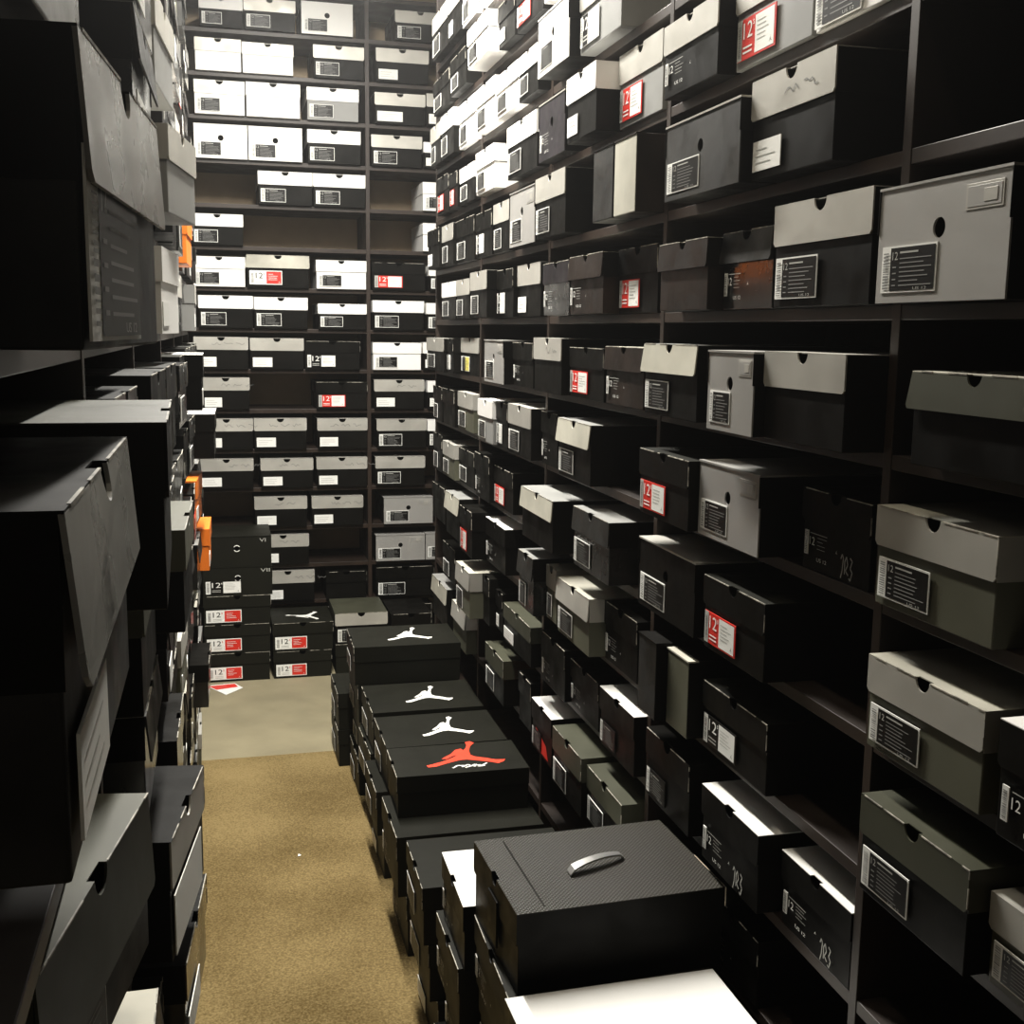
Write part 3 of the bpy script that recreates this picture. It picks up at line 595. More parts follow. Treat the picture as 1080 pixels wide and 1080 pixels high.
('OL','K',-0.0339,1.1532,-0.7202,-90.0,0.2257,0.345,0.1303,'black shoebox with olive lid and bordered label, twelfth from the corner, tenth long-wall shelf','shoeboxes on the long wall shelves'),
('SG','K',-0.0101,0.9324,-0.7202,-90.0,0.2003,0.345,0.1084,'olive shoebox with silver lid and bordered label, thirteenth from the corner, tenth long-wall shelf','shoeboxes on the long wall shelves'),
('JB','K',-0.03,4.079,-0.9102,-90.0,0.2337,0.345,0.1297,'plain black shoebox with bordered label, first from the corner, eleventh long-wall shelf','shoeboxes on the long wall shelves'),
('CG','K',-0.082,3.5846,-0.9102,-90.0,0.2095,0.35,0.15,'olive shoebox with pale lid and bordered label, second from the corner, eleventh long-wall shelf','shoeboxes on the long wall shelves'),
('JB','',-0.04,3.4275,-0.9102,-90.0,0.0926,0.345,0.15,'plain black shoebox, third from the corner, eleventh long-wall shelf','shoeboxes on the long wall shelves'),
('JB','W',-0.02,3.3321,-0.9102,-90.0,0.0863,0.345,0.1226,'plain black shoebox with plain white label, fourth from the corner, eleventh long-wall shelf','shoeboxes on the long wall shelves'),
('OL','W',-0.03,3.0801,-0.9102,-90.0,0.3087,0.345,0.1132,'black shoebox with olive lid and plain white label, fifth from the corner, eleventh long-wall shelf','shoeboxes on the long wall shelves'),
('JB','T',-0.0254,2.7277,-0.9102,-90.0,0.2129,0.345,0.1325,'plain black shoebox with white printing, sixth from the corner, eleventh long-wall shelf','shoeboxes on the long wall shelves'),
('JB','T',-0.0117,2.5073,-0.9102,-90.0,0.2159,0.345,0.117,'plain black shoebox with white printing, seventh from the corner, eleventh long-wall shelf','shoeboxes on the long wall shelves'),
('JBW','K2',-0.0269,2.2338,-0.9102,-90.0,0.2189,0.345,0.1314,'black shoebox with white top and barcode label, eighth from the corner, eleventh long-wall shelf','shoeboxes on the long wall shelves'),
('JB','K2',-0.0282,1.9423,-0.9102,-90.0,0.217,0.345,0.138,'plain black shoebox with barcode label, ninth from the corner, eleventh long-wall shelf','shoeboxes on the long wall shelves'),
('JBW','T7',-0.0324,1.6571,-0.9102,-90.0,0.2177,0.345,0.1333,'black shoebox with white top, tenth from the corner, eleventh long-wall shelf','shoeboxes on the long wall shelves'),
('JBW','T7',-0.0018,1.4241,-0.9102,-90.0,0.2045,0.345,0.1183,'black shoebox with white top, eleventh from the corner, eleventh long-wall shelf','shoeboxes on the long wall shelves'),
('CL','',-0.04,4.2128,-1.1002,-90.0,0.2913,0.345,0.1543,'black shoebox with creased pale lid, first from the corner, twelfth long-wall shelf','shoeboxes on the long wall shelves'),
('CG','',-0.039,3.8485,-1.1002,-90.0,0.2295,0.345,0.1429,'olive shoebox with pale lid, second from the corner, twelfth long-wall shelf','shoeboxes on the long wall shelves'),
('OL','K',-0.0455,3.2833,-1.1002,-90.0,0.2335,0.345,0.14,'black shoebox with olive lid and bordered label, third from the corner, twelfth long-wall shelf','shoeboxes on the long wall shelves'),
('JB','',-0.024,3.0026,-1.1002,-90.0,0.1326,0.345,0.1414,'plain black shoebox, fourth from the corner, twelfth long-wall shelf','shoeboxes on the long wall shelves'),
('RD','K2',-0.0431,2.7596,-1.1002,-90.0,0.1873,0.345,0.1327,'black shoebox with painted red reflection and white top, fifth from the corner, twelfth long-wall shelf','shoeboxes on the long wall shelves'),
('OL','K',-0.06,2.4807,-1.1002,-90.0,0.2309,0.35,0.1435,'black shoebox with olive lid and bordered label, sixth from the corner, twelfth long-wall shelf','shoeboxes on the long wall shelves'),
('OL','K',-0.048,2.2426,-1.1002,-90.0,0.2332,0.345,0.132,'black shoebox with olive lid and bordered label, seventh from the corner, twelfth long-wall shelf','shoeboxes on the long wall shelves'),
('JB','',-0.005,1.9479,-1.1002,-90.0,0.1984,0.345,0.115,'plain black shoebox, eighth from the corner, twelfth long-wall shelf','shoeboxes on the long wall shelves'),
('JB','T',-0.005,1.6882,-1.1002,-90.0,0.2081,0.345,0.1195,'plain black shoebox with white printing, ninth from the corner, twelfth long-wall shelf','shoeboxes on the long wall shelves'),
('WL','K',-0.7834,5.58,1.3316,0.0,0.1917,0.34,0.1259,'black shoebox with white lid and bordered label, fourth from the corner, first far-end shelf','shoeboxes on the far end shelves'),
('SL','K',-0.5691,5.58,1.3316,0.0,0.2306,0.34,0.135,'black shoebox with silver lid and bordered label, third from the corner, first far-end shelf','shoeboxes on the far end shelves'),
('WH','K',-0.3111,5.58,1.3316,0.0,0.2337,0.34,0.1405,'white drawer box with round hole and bordered label, second from the corner, first far-end shelf','shoeboxes on the far end shelves'),
('SL','K',0.1214,5.58,1.3316,0.0,0.2405,0.34,0.1336,'black shoebox with silver lid and bordered label, first from the corner, first far-end shelf','shoeboxes on the far end shelves'),
('GW','',-0.8004,5.58,1.143,0.0,0.2046,0.34,0.1398,'white shoebox with grey lid, fourth from the corner, second far-end shelf','shoeboxes on the far end shelves'),
('GW','',-0.5807,5.58,1.143,0.0,0.2288,0.34,0.1327,'white shoebox with grey lid, third from the corner, second far-end shelf','shoeboxes on the far end shelves'),
('SL','K',-0.2602,5.58,1.143,0.0,0.2337,0.34,0.1437,'black shoebox with silver lid and bordered label, second from the corner, second far-end shelf','shoeboxes on the far end shelves'),
('SL','W',0.0361,5.58,1.143,0.0,0.2487,0.34,0.15,'black shoebox with silver lid and plain white label, first from the corner, second far-end shelf','shoeboxes on the far end shelves'),
('GW','K',-0.7986,5.58,0.9548,0.0,0.2237,0.34,0.1473,'white shoebox with grey lid and bordered label, fifth from the corner, third far-end shelf','shoeboxes on the far end shelves'),
('WW','',-0.5602,5.58,0.9548,0.0,0.244,0.34,0.15,'white shoebox, fourth from the corner, third far-end shelf','shoeboxes on the far end shelves'),
('WG','K',-0.2889,5.58,0.9548,0.0,0.2392,0.34,0.1446,'grey shoebox with white lid and bordered label, third from the corner, third far-end shelf','shoeboxes on the far end shelves'),
('SL','W2',0.0244,5.58,0.9548,0.0,0.2399,0.34,0.1403,'black shoebox with silver lid and wide white label, second from the corner, third far-end shelf','shoeboxes on the far end shelves'),
('SL','W',0.2636,5.58,0.9548,0.0,0.2284,0.34,0.1488,'black shoebox with silver lid and plain white label, first from the corner, third far-end shelf','shoeboxes on the far end shelves'),
('WH','K',-0.7982,5.58,0.7618,0.0,0.2355,0.34,0.15,'white drawer box with round hole and bordered label, fifth from the corner, fourth far-end shelf','shoeboxes on the far end shelves'),
('WH','K',-0.5539,5.58,0.7618,0.0,0.242,0.34,0.15,'white drawer box with round hole and bordered label, fourth from the corner, fourth far-end shelf','shoeboxes on the far end shelves'),
('WL','K',-0.2856,5.58,0.7618,0.0,0.2468,0.34,0.15,'black shoebox with white lid and bordered label, third from the corner, fourth far-end shelf','shoeboxes on the far end shelves'),
('SL','K',0.0083,5.58,0.7618,0.0,0.2421,0.34,0.1421,'black shoebox with silver lid and bordered label, second from the corner, fourth far-end shelf','shoeboxes on the far end shelves'),
('WL','W',0.2575,5.58,0.7618,0.0,0.2437,0.34,0.12,'black shoebox with white lid and plain white label, first from the corner, fourth far-end shelf','shoeboxes on the far end shelves'),
('WL','K',-0.5123,5.58,0.5656,0.0,0.2489,0.34,0.15,'black shoebox with white lid and bordered label, third from the corner, fifth far-end shelf','shoeboxes on the far end shelves'),
('WL','K',-0.2631,5.58,0.5656,0.0,0.2435,0.34,0.1497,'black shoebox with white lid and bordered label, second from the corner, fifth far-end shelf','shoeboxes on the far end shelves'),
('WW','K',0.2565,5.58,0.5656,0.0,0.2489,0.34,0.1325,'white shoebox with bordered label, first from the corner, fifth far-end shelf','shoeboxes on the far end shelves'),
('WL','K',-0.8232,5.58,0.3753,0.0,0.2319,0.34,0.1395,'black shoebox with white lid and bordered label, second from the corner, sixth far-end shelf','shoeboxes on the far end shelves'),
('WW','',0.2574,5.58,0.3753,0.0,0.2502,0.34,0.1321,'white shoebox, first from the corner, sixth far-end shelf','shoeboxes on the far end shelves'),
('WW','K',-0.8202,5.58,0.1876,0.0,0.2367,0.34,0.1358,'white shoebox with bordered label, fifth from the corner, seventh far-end shelf','shoeboxes on the far end shelves'),
('CK','WR',-0.5523,5.58,0.1876,0.0,0.2874,0.34,0.1493,'black shoebox with crumpled silver lid, fourth from the corner, seventh far-end shelf','shoeboxes on the far end shelves'),
('WW','K',-0.2578,5.58,0.1876,0.0,0.2379,0.34,0.1333,'white shoebox with bordered label, third from the corner, seventh far-end shelf','shoeboxes on the far end shelves'),
('JL','R',0.0171,5.58,0.1876,0.0,0.2591,0.34,0.1283,'black shoebox with black lid and red size label, second from the corner, seventh far-end shelf','shoeboxes on the far end shelves'),
('WL','K',0.2731,5.58,0.1876,0.0,0.2219,0.34,0.12,'black shoebox with white lid and bordered label, first from the corner, seventh far-end shelf','shoeboxes on the far end shelves'),
('WL','K',-0.7943,5.58,-0.0018,0.0,0.2482,0.34,0.1488,'black shoebox with white lid and bordered label, fifth from the corner, eighth far-end shelf','shoeboxes on the far end shelves'),
('WL','K',-0.5421,5.58,-0.0018,0.0,0.249,0.34,0.1453,'black shoebox with white lid and bordered label, fourth from the corner, eighth far-end shelf','shoeboxes on the far end shelves'),
('WL','K',-0.2547,5.58,-0.0018,0.0,0.2317,0.34,0.1202,'black shoebox with white lid and bordered label, third from the corner, eighth far-end shelf','shoeboxes on the far end shelves'),
('WL','K',0.014,5.58,-0.0018,0.0,0.2501,0.34,0.14,'black shoebox with white lid and bordered label, second from the corner, eighth far-end shelf','shoeboxes on the far end shelves'),
('WL','K',0.2675,5.58,-0.0018,0.0,0.236,0.34,0.1322,'black shoebox with white lid and bordered label, first from the corner, eighth far-end shelf','shoeboxes on the far end shelves'),
('SLX','W',-0.82,5.58,-0.1931,0.0,0.2478,0.34,0.1499,'black shoebox with scribbled silver lid, fifth from the corner, ninth far-end shelf','shoeboxes on the far end shelves'),
('SL','W',-0.5639,5.58,-0.1931,0.0,0.2499,0.34,0.1466,'black shoebox with silver lid and plain white label, fourth from the corner, ninth far-end shelf','shoeboxes on the far end shelves'),
('JL','B',-0.3036,5.58,-0.1931,0.0,0.2633,0.34,0.1346,'black shoebox with black lid and black-and-white size label, third from the corner, ninth far-end shelf','shoeboxes on the far end shelves'),
('WW','K',0.0077,5.58,-0.1931,0.0,0.2371,0.34,0.1315,'white shoebox with bordered label, second from the corner, ninth far-end shelf','shoeboxes on the far end shelves'),
('WL','W',0.2605,5.58,-0.1931,0.0,0.253,0.34,0.1341,'black shoebox with white lid and plain white label, first from the corner, ninth far-end shelf','shoeboxes on the far end shelves'),
('SLX','W',-0.8038,5.58,-0.3822,0.0,0.2193,0.34,0.1497,'black shoebox with scribbled silver lid, fourth from the corner, tenth far-end shelf','shoeboxes on the far end shelves'),
('JL','R',-0.2616,5.58,-0.3822,0.0,0.2455,0.34,0.1298,'black shoebox with black lid and red size label, third from the corner, tenth far-end shelf','shoeboxes on the far end shelves'),
('SLX','W',0.0176,5.58,-0.3822,0.0,0.2464,0.34,0.1418,'black shoebox with scribbled silver lid, second from the corner, tenth far-end shelf','shoeboxes on the far end shelves'),
('WL','W',0.2726,5.58,-0.3822,0.0,0.232,0.34,0.1359,'black shoebox with white lid and plain white label, first from the corner, tenth far-end shelf','shoeboxes on the far end shelves'),
('SLX','W',-0.8054,5.58,-0.5732,0.0,0.246,0.34,0.1466,'black shoebox with scribbled silver lid, fifth from the corner, eleventh far-end shelf','shoeboxes on the far end shelves'),
('SLX','W',-0.5548,5.58,-0.5732,0.0,0.2479,0.34,0.1476,'black shoebox with scribbled silver lid, fourth from the corner, eleventh far-end shelf','shoeboxes on the far end shelves'),
('SLX','W',-0.2598,5.58,-0.5732,0.0,0.2418,0.34,0.1459,'black shoebox with scribbled silver lid, third from the corner, eleventh far-end shelf','shoeboxes on the far end shelves'),
('SL','K',0.0295,5.58,-0.5732,0.0,0.2467,0.34,0.1404,'black shoebox with silver lid and bordered label, second from the corner, eleventh far-end shelf','shoeboxes on the far end shelves'),
('WL','K',0.2735,5.58,-0.5732,0.0,0.2333,0.34,0.1363,'black shoebox with white lid and bordered label, first from the corner, eleventh far-end shelf','shoeboxes on the far end shelves'),
('SLX','W',-0.81,5.58,-0.7596,0.0,0.252,0.34,0.1419,'black shoebox with scribbled silver lid, fourth from the corner, twelfth far-end shelf','shoeboxes on the far end shelves'),
('SLX','W',-0.527,5.58,-0.7596,0.0,0.2498,0.34,0.1403,'black shoebox with scribbled silver lid, third from the corner, twelfth far-end shelf','shoeboxes on the far end shelves'),
('SLX','W',-0.2641,5.58,-0.7596,0.0,0.2454,0.34,0.143,'black shoebox with scribbled silver lid, second from the corner, twelfth far-end shelf','shoeboxes on the far end shelves'),
('SL','K',0.022,5.58,-0.7596,0.0,0.2465,0.34,0.1428,'black shoebox with silver lid and bordered label, first from the corner, twelfth far-end shelf','shoeboxes on the far end shelves'),
('SLX','W',-0.5592,5.58,-0.9511,0.0,0.2504,0.34,0.1458,'black shoebox with scribbled silver lid, third from the corner, thirteenth far-end shelf','shoeboxes on the far end shelves'),
('SLX','W',-0.2873,5.58,-0.9511,0.0,0.2501,0.34,0.1435,'black shoebox with scribbled silver lid, second from the corner, thirteenth far-end shelf','shoeboxes on the far end shelves'),
('GH','K',0.0618,5.58,-0.9511,0.0,0.2446,0.34,0.133,'silver-grey drawer box with round hole and bordered label, first from the corner, thirteenth far-end shelf','shoeboxes on the far end shelves'),
('SLX','W',-0.5518,5.58,-1.1374,0.0,0.2481,0.34,0.1461,'black shoebox with scribbled silver lid, third from the corner, fourteenth far-end shelf','shoeboxes on the far end shelves'),
('GH','K',0.0218,5.58,-1.1374,0.0,0.245,0.34,0.1309,'silver-grey drawer box with round hole and bordered label, second from the corner, fourteenth far-end shelf','shoeboxes on the far end shelves'),
('GH','K',0.2714,5.58,-1.1374,0.0,0.2463,0.34,0.1339,'silver-grey drawer box with round hole and bordered label, first from the corner, fourteenth far-end shelf','shoeboxes on the far end shelves'),
('SLX','W',-0.5319,5.58,-1.3204,0.0,0.2573,0.34,0.15,'black shoebox with scribbled silver lid, third from the corner, fifteenth far-end shelf','shoeboxes on the far end shelves'),
('JB','',-0.2485,5.58,-1.3204,0.0,0.2015,0.34,0.1371,'plain black shoebox, second from the corner, fifteenth far-end shelf','shoeboxes on the far end shelves'),
('JB','K',0.045,5.58,-1.3204,0.0,0.2933,0.34,0.15,'plain black shoebox with bordered label, first from the corner, fifteenth far-end shelf','shoeboxes on the far end shelves'),
('JB','',-0.2501,5.58,-1.5074,0.0,0.2024,0.34,0.15,'plain black shoebox, second from the corner, sixteenth far-end shelf','shoeboxes on the far end shelves'),
('JB','K',0.0379,5.58,-1.5074,0.0,0.2813,0.34,0.144,'plain black shoebox with bordered label, first from the corner, sixteenth far-end shelf','shoeboxes on the far end shelves'),
('JB2','WR',-0.7819,5.25,-1.61,0.0,0.2881,0.31,0.134,'matte black shoebox with white-and-red size label, bottom box in far orange-side floor stack','shoeboxes stacked on the floor at the far end'),
('JB2','WR',-0.7819,5.25,-1.4754,0.0,0.2966,0.31,0.134,'matte black shoebox with white-and-red size label, second from the carpet in far orange-side floor stack','shoeboxes stacked on the floor at the far end'),
('JB2','WR',-0.7797,5.25,-1.3408,0.0,0.3009,0.31,0.134,'matte black shoebox with white-and-red size label, third from the carpet in far orange-side floor stack','shoeboxes stacked on the floor at the far end'),
('VI','B',-0.7744,5.25,-1.2062,0.0,0.3074,0.31,0.134,'black drawer box with round hole, fourth from the carpet in far orange-side floor stack','shoeboxes stacked on the floor at the far end'),
('VI6','',-0.7754,5.25,-1.0716,0.0,0.3053,0.31,0.14,'black drawer box with round hole, topmost in far orange-side floor stack','shoeboxes stacked on the floor at the far end'),
('JB2','WR',-0.4888,5.25,-1.61,0.0,0.268,0.31,0.128,'matte black shoebox with white-and-red size label, bottom box in far middle floor stack','shoeboxes stacked on the floor at the far end'),
('JM','WR',-0.4855,5.25,-1.4815,0.0,0.279,0.31,0.134,'black shoebox with sideways white figure logo, topmost in far middle floor stack','shoeboxes stacked on the floor at the far end'),
('JB2','',-0.2142,5.25,-1.61,0.0,0.246,0.31,0.148,'matte black shoebox, bottom box in far silver-lidded floor stack','shoeboxes stacked on the floor at the far end'),
('OLS','K',-0.2142,5.25,-1.4615,0.0,0.246,0.31,0.148,'black shoebox with olive-topped silver lid and bordered label, topmost in far silver-lidded floor stack','shoeboxes stacked on the floor at the far end'),
('JB2','',0.0299,5.25,-1.61,0.0,0.2059,0.31,0.14,'matte black shoebox, bottom box in far floor stack nearest the corner','shoeboxes stacked on the floor at the far end'),
('JB','W',0.023,5.25,-1.4695,0.0,0.192,0.31,0.14,'plain black shoebox with plain white label, topmost in far floor stack nearest the corner','shoeboxes stacked on the floor at the far end'),
('JB2','T',-0.42,1.465,-1.61,-90.0,0.27,0.35,0.139,'matte black shoebox with white printing, bottom box of nearest floor stack','shoeboxes stacked on the floor along the aisle'),
('JB2','T',-0.41,1.48,-1.4704,-91.0,0.28,0.35,0.139,'matte black shoebox with white printing, second from the carpet of nearest floor stack','shoeboxes stacked on the floor along the aisle'),
('JB2','',-0.43,1.475,-1.3308,-90.0,0.27,0.35,0.139,'matte black shoebox, third from the carpet of nearest floor stack','shoeboxes stacked on the floor along the aisle'),
('WT','',-0.415,1.4975,-1.1912,-89.0,0.275,0.36,0.139,'black shoebox with bright white top, topmost of nearest floor stack','shoeboxes stacked on the floor along the aisle'),
('JB2','T',-0.4,1.815,-1.61,-90.0,0.27,0.35,0.133,'matte black shoebox with white printing, bottom box of second-nearest floor stack','shoeboxes stacked on the floor along the aisle'),
('JB2','K',-0.41,1.805,-1.4764,-89.0,0.27,0.35,0.133,'matte black shoebox with bordered label, second from the carpet of second-nearest floor stack','shoeboxes stacked on the floor along the aisle'),
('JB2','T',-0.39,1.81,-1.3428,-90.0,0.26,0.35,0.133,'matte black shoebox with white printing, third from the carpet of second-nearest floor stack','shoeboxes stacked on the floor along the aisle'),
('JB2','T',-0.4,1.81,-1.2092,-91.0,0.28,0.36,0.133,'matte black shoebox with white printing, fourth from the carpet of second-nearest floor stack','shoeboxes stacked on the floor along the aisle'),
('HB','',-0.395,1.81,-1.0756,-88.0,0.28,0.37,0.145,'black textured-top box with metal strap handle, topmost of second-nearest floor stack','shoeboxes stacked on the floor along the aisle'),
('JB2','T',-0.42,2.115,-1.61,-90.0,0.25,0.35,0.134,'matte black shoebox with white printing, bottom box of third-nearest floor stack','shoeboxes stacked on the floor along the aisle'),
('JB2','T',-0.4,2.105,-1.4754,-90.0,0.25,0.35,0.134,'matte black shoebox with white printing, second from the carpet of third-nearest floor stack','shoeboxes stacked on the floor along the aisle'),
('JB2','T',-0.42,2.105,-1.3408,-90.0,0.23,0.35,0.134,'matte black shoebox with white printing, third from the carpet of third-nearest floor stack','shoeboxes stacked on the floor along the aisle'),
('WT2','T',-0.412,2.0925,-1.2062,-91.0,0.235,0.35,0.134,'black shoebox with white top and white printing, topmost of third-nearest floor stack','shoeboxes stacked on the floor along the aisle'),
('JB2','W',-0.4,2.44,-1.61,-90.0,0.28,0.35,0.136,'matte black shoebox with plain white label, bottom box of fourth-nearest floor stack','shoeboxes stacked on the floor along the aisle'),
('JB2','K',-0.42,2.44,-1.4734,-90.0,0.26,0.35,0.136,'matte black shoebox with bordered label, second from the carpet of fourth-nearest floor stack','shoeboxes stacked on the floor along the aisle'),
('JL2','K',-0.432,2.4325,-1.3368,-91.0,0.245,0.36,0.136,'wide matte black shoebox with bordered label, topmost of fourth-nearest floor stack','shoeboxes stacked on the floor along the aisle'),
('JB2','T',-0.4,2.87,-1.61,-90.0,0.26,0.37,0.164,'matte black shoebox with white printing, bottom box of fifth-nearest floor stack','shoeboxes stacked on the floor along the aisle'),
('JL2','T',-0.425,2.8825,-1.4454,-90.0,0.275,0.39,0.164,'wide matte black shoebox with white printing, second from the carpet of fifth-nearest floor stack','shoeboxes stacked on the floor along the aisle'),
('JMR','',-0.405,2.9675,-1.2808,-91.0,0.215,0.36,0.115,'black shoebox with red leaping-figure logo, topmost of fifth-nearest floor stack','shoeboxes stacked on the floor along the aisle'),
('JB2','W',-0.4,3.31,-1.61,-90.0,0.26,0.35,0.136,'matte black shoebox with plain white label, bottom box of sixth-nearest floor stack','shoeboxes stacked on the floor along the aisle'),
('JB2','K',-0.42,3.31,-1.4734,-90.0,0.26,0.35,0.136,'matte black shoebox with bordered label, second from the carpet of sixth-nearest floor stack','shoeboxes stacked on the floor along the aisle'),
('JM3','K',-0.39,3.3075,-1.3368,-90.0,0.275,0.36,0.136,'black shoebox with white leaping-figure logo and bordered label, topmost of sixth-nearest floor stack','shoeboxes stacked on the floor along the aisle'),
('JB2','K',-0.37,3.63,-1.61,-90.0,0.26,0.35,0.136,'matte black shoebox with bordered label, bottom box of seventh-nearest floor stack','shoeboxes stacked on the floor along the aisle'),
('JB2','K',-0.4,3.63,-1.4734,-89.0,0.28,0.35,0.136,'matte black shoebox with bordered label, second from the carpet of seventh-nearest floor stack','shoeboxes stacked on the floor along the aisle'),
('JM3','K',-0.39,3.63,-1.3368,-90.0,0.29,0.36,0.136,'black shoebox with white leaping-figure logo and bordered label, topmost of seventh-nearest floor stack','shoeboxes stacked on the floor along the aisle'),
('JB2','K',-0.4,3.94,-1.61,-90.0,0.26,0.35,0.134,'matte black shoebox with bordered label, bottom box of eighth-nearest floor stack','shoeboxes stacked on the floor along the aisle'),
('JB2','K',-0.39,3.93,-1.4754,-90.0,0.26,0.35,0.134,'matte black shoebox with bordered label, second from the carpet of eighth-nearest floor stack','shoeboxes stacked on the floor along the aisle'),
('JB2','K',-0.4,3.935,-1.3408,-90.0,0.27,0.35,0.134,'matte black shoebox with bordered label, third from the carpet of eighth-nearest floor stack','shoeboxes stacked on the floor along the aisle'),
('JM3','K',-0.41,3.935,-1.2062,-91.0,0.27,0.37,0.134,'black shoebox with white leaping-figure logo and bordered label, topmost of eighth-nearest floor stack','shoeboxes stacked on the floor along the aisle'),
('JB2','K',-0.44,4.23,-1.61,-90.0,0.26,0.35,0.14,'matte black shoebox with bordered label, bottom box of farthest floor stack along the aisle','shoeboxes stacked on the floor along the aisle'),
('JB2','K',-0.44,4.23,-1.4694,-90.0,0.26,0.35,0.14,'matte black shoebox with bordered label, topmost of farthest floor stack along the aisle','shoeboxes stacked on the floor along the aisle'),
('LS2','W',-0.888,0.5562,-0.201,89.9,0.28,0.33,0.138,'black shoebox with bulging grey flap and plain white label, nearest along, shaded shelf tenth down','shoeboxes on the shaded shelves'),
('LS','KB',-0.8801,0.6727,-0.011,85.7,0.26,0.33,0.138,'glossy grey-flapped shoebox with big bordered label, nearest along, shaded shelf ninth down','shoeboxes on the shaded shelves'),
('LO','K',-0.937,0.915,-0.581,80.0,0.315,0.19,0.15,'black shoebox with olive lid and bordered label, nearest along, shaded shelf twelfth down','shoeboxes on the shaded shelves'),
('JB3','',-0.8749,0.9679,-0.201,91.45,0.26,0.33,0.135,'black shoebox with dark olive top, second along, shaded shelf tenth down','shoeboxes on the shaded shelves'),
('SB','WB',-0.888,1.485,-0.771,82.0,0.25,0.31,0.158,'tall black shoebox with silver front flap, second along, shaded shelf thirteenth down','shoeboxes on the shaded shelves'),
('DS','W2',-0.905,1.37,0.179,89.0,0.26,0.31,0.135,'black shoebox with scuffed lid and wide white label, second along, shaded shelf eighth down','shoeboxes on the shaded shelves'),
('DS','',-0.927,1.47,-0.581,90.0,0.26,0.31,0.135,'black shoebox with scuffed lid, second along, shaded shelf twelfth down','shoeboxes on the shaded shelves'),
('JG','W2',-0.885,1.58,-0.961,85.0,0.26,0.31,0.135,'glossy black shoebox with wide white label, second along, shaded shelf fourteenth down','shoeboxes on the shaded shelves'),
('SLG','',-0.8834,2.0608,0.179,81.35,0.25,0.2,0.135,'grey shoebox with silver lid, third along, shaded shelf eighth down','shoeboxes on the shaded shelves'),
('GO','',-0.88,1.63,-0.391,89.0,0.26,0.31,0.135,'black shoebox with grey-olive lid, second along, shaded shelf eleventh down','shoeboxes on the shaded shelves'),
('OL','',-0.914,1.295,-0.391,90.0,0.25,0.31,0.138,'black shoebox with olive lid, nearest along, shaded shelf eleventh down','shoeboxes on the shaded shelves'),
('SLG','',-0.905,2.03,0.369,86.0,0.26,0.31,0.135,'grey shoebox with silver lid, second along, shaded shelf seventh down','shoeboxes on the shaded shelves'),
('JL','R',-0.9132,1.6075,-0.201,88.466,0.25,0.3,0.1413,'black shoebox with black lid and red size label, fourth along, shaded shelf tenth down','shoeboxes on the shaded shelves'),
('JG','',-0.9124,1.9308,-0.771,89.3377,0.25,0.3,0.1256,'glossy black shoebox, third along, shaded shelf thirteenth down','shoeboxes on the shaded shelves'),
('DS','',-0.925,0.76,0.179,88.0,0.28,0.31,0.135,'black shoebox with scuffed lid, nearest along, shaded shelf eighth down','shoeboxes on the shaded shelves'),
('BR','W',-0.9096,0.9775,-0.771,89.7545,0.237,0.3,0.1267,'dark brown shoebox with plain white label, nearest along, shaded shelf thirteenth down','shoeboxes on the shaded shelves'),
('JG','',-0.885,3.63,-1.151,89.0,0.26,0.31,0.135,'glossy black shoebox, fourth along, shaded shelf fifteenth down','shoeboxes on the shaded shelves'),
('JBW','',-0.848,3.675,-0.391,89.0,0.25,0.31,0.135,'black shoebox with white top, eighth along, shaded shelf eleventh down','shoeboxes on the shaded shelves'),
('BR','W',-0.9212,1.9308,-0.581,89.781,0.25,0.3,0.143,'dark brown shoebox with plain white label, third along, shaded shelf twelfth down','shoeboxes on the shaded shelves'),
('JG','K',-0.9053,2.4742,-0.201,88.0919,0.25,0.3,0.126,'glossy black shoebox with bordered label, sixth along, shaded shelf tenth down','shoeboxes on the shaded shelves'),
('JG','K',-0.9309,1.2925,-0.201,89.0462,0.25,0.3,0.1318,'glossy black shoebox with bordered label, third along, shaded shelf tenth down','shoeboxes on the shaded shelves'),
('JL','',-0.9088,1.9308,-0.201,88.7156,0.25,0.3,0.1403,'black shoebox with black lid, fifth along, shaded shelf tenth down','shoeboxes on the shaded shelves'),
('SG','T',-0.9205,2.4742,-0.771,88.6293,0.25,0.3,0.1418,'olive shoebox with silver lid and white printing, fifth along, shaded shelf thirteenth down','shoeboxes on the shaded shelves'),
('DS','W',-0.9127,1.6075,0.369,88.3215,0.25,0.3,0.1287,'black shoebox with scuffed lid and plain white label, nearest along, shaded shelf seventh down','shoeboxes on the shaded shelves'),
('JG','R',-0.9277,1.2925,-0.961,88.6663,0.25,0.3,0.144,'glossy black shoebox with red size label, nearest along, shaded shelf fourteenth down','shoeboxes on the shaded shelves'),
('JG','K',-0.9101,3.2817,-0.391,87.8291,0.2387,0.3,0.1435,'glossy black shoebox with bordered label, seventh along, shaded shelf eleventh down','shoeboxes on the shaded shelves'),
('OR','',-0.907,3.58,0.179,88.0,0.24,0.31,0.135,'bright orange shoebox, seventh along, shaded shelf eighth down','shoeboxes on the shaded shelves'),
('JG','T',-0.9299,3.2817,-1.151,89.6347,0.2387,0.3,0.1397,'glossy black shoebox with white printing, third along, shaded shelf fifteenth down','shoeboxes on the shaded shelves'),
('JL','T',-0.9205,3.025,-0.391,89.0938,0.2387,0.3,0.1279,'black shoebox with black lid and white printing, sixth along, shaded shelf eleventh down','shoeboxes on the shaded shelves'),
('DS','W',-0.9077,2.7683,0.559,89.5682,0.2387,0.3,0.1415,'black shoebox with scuffed lid and plain white label, second along, shaded shelf sixth down','shoeboxes on the shaded shelves'),
('DS','',-0.906,3.5683,-0.771,89.2273,0.2387,0.3,0.1365,'black shoebox with scuffed lid, eighth along, shaded shelf thirteenth down','shoeboxes on the shaded shelves'),
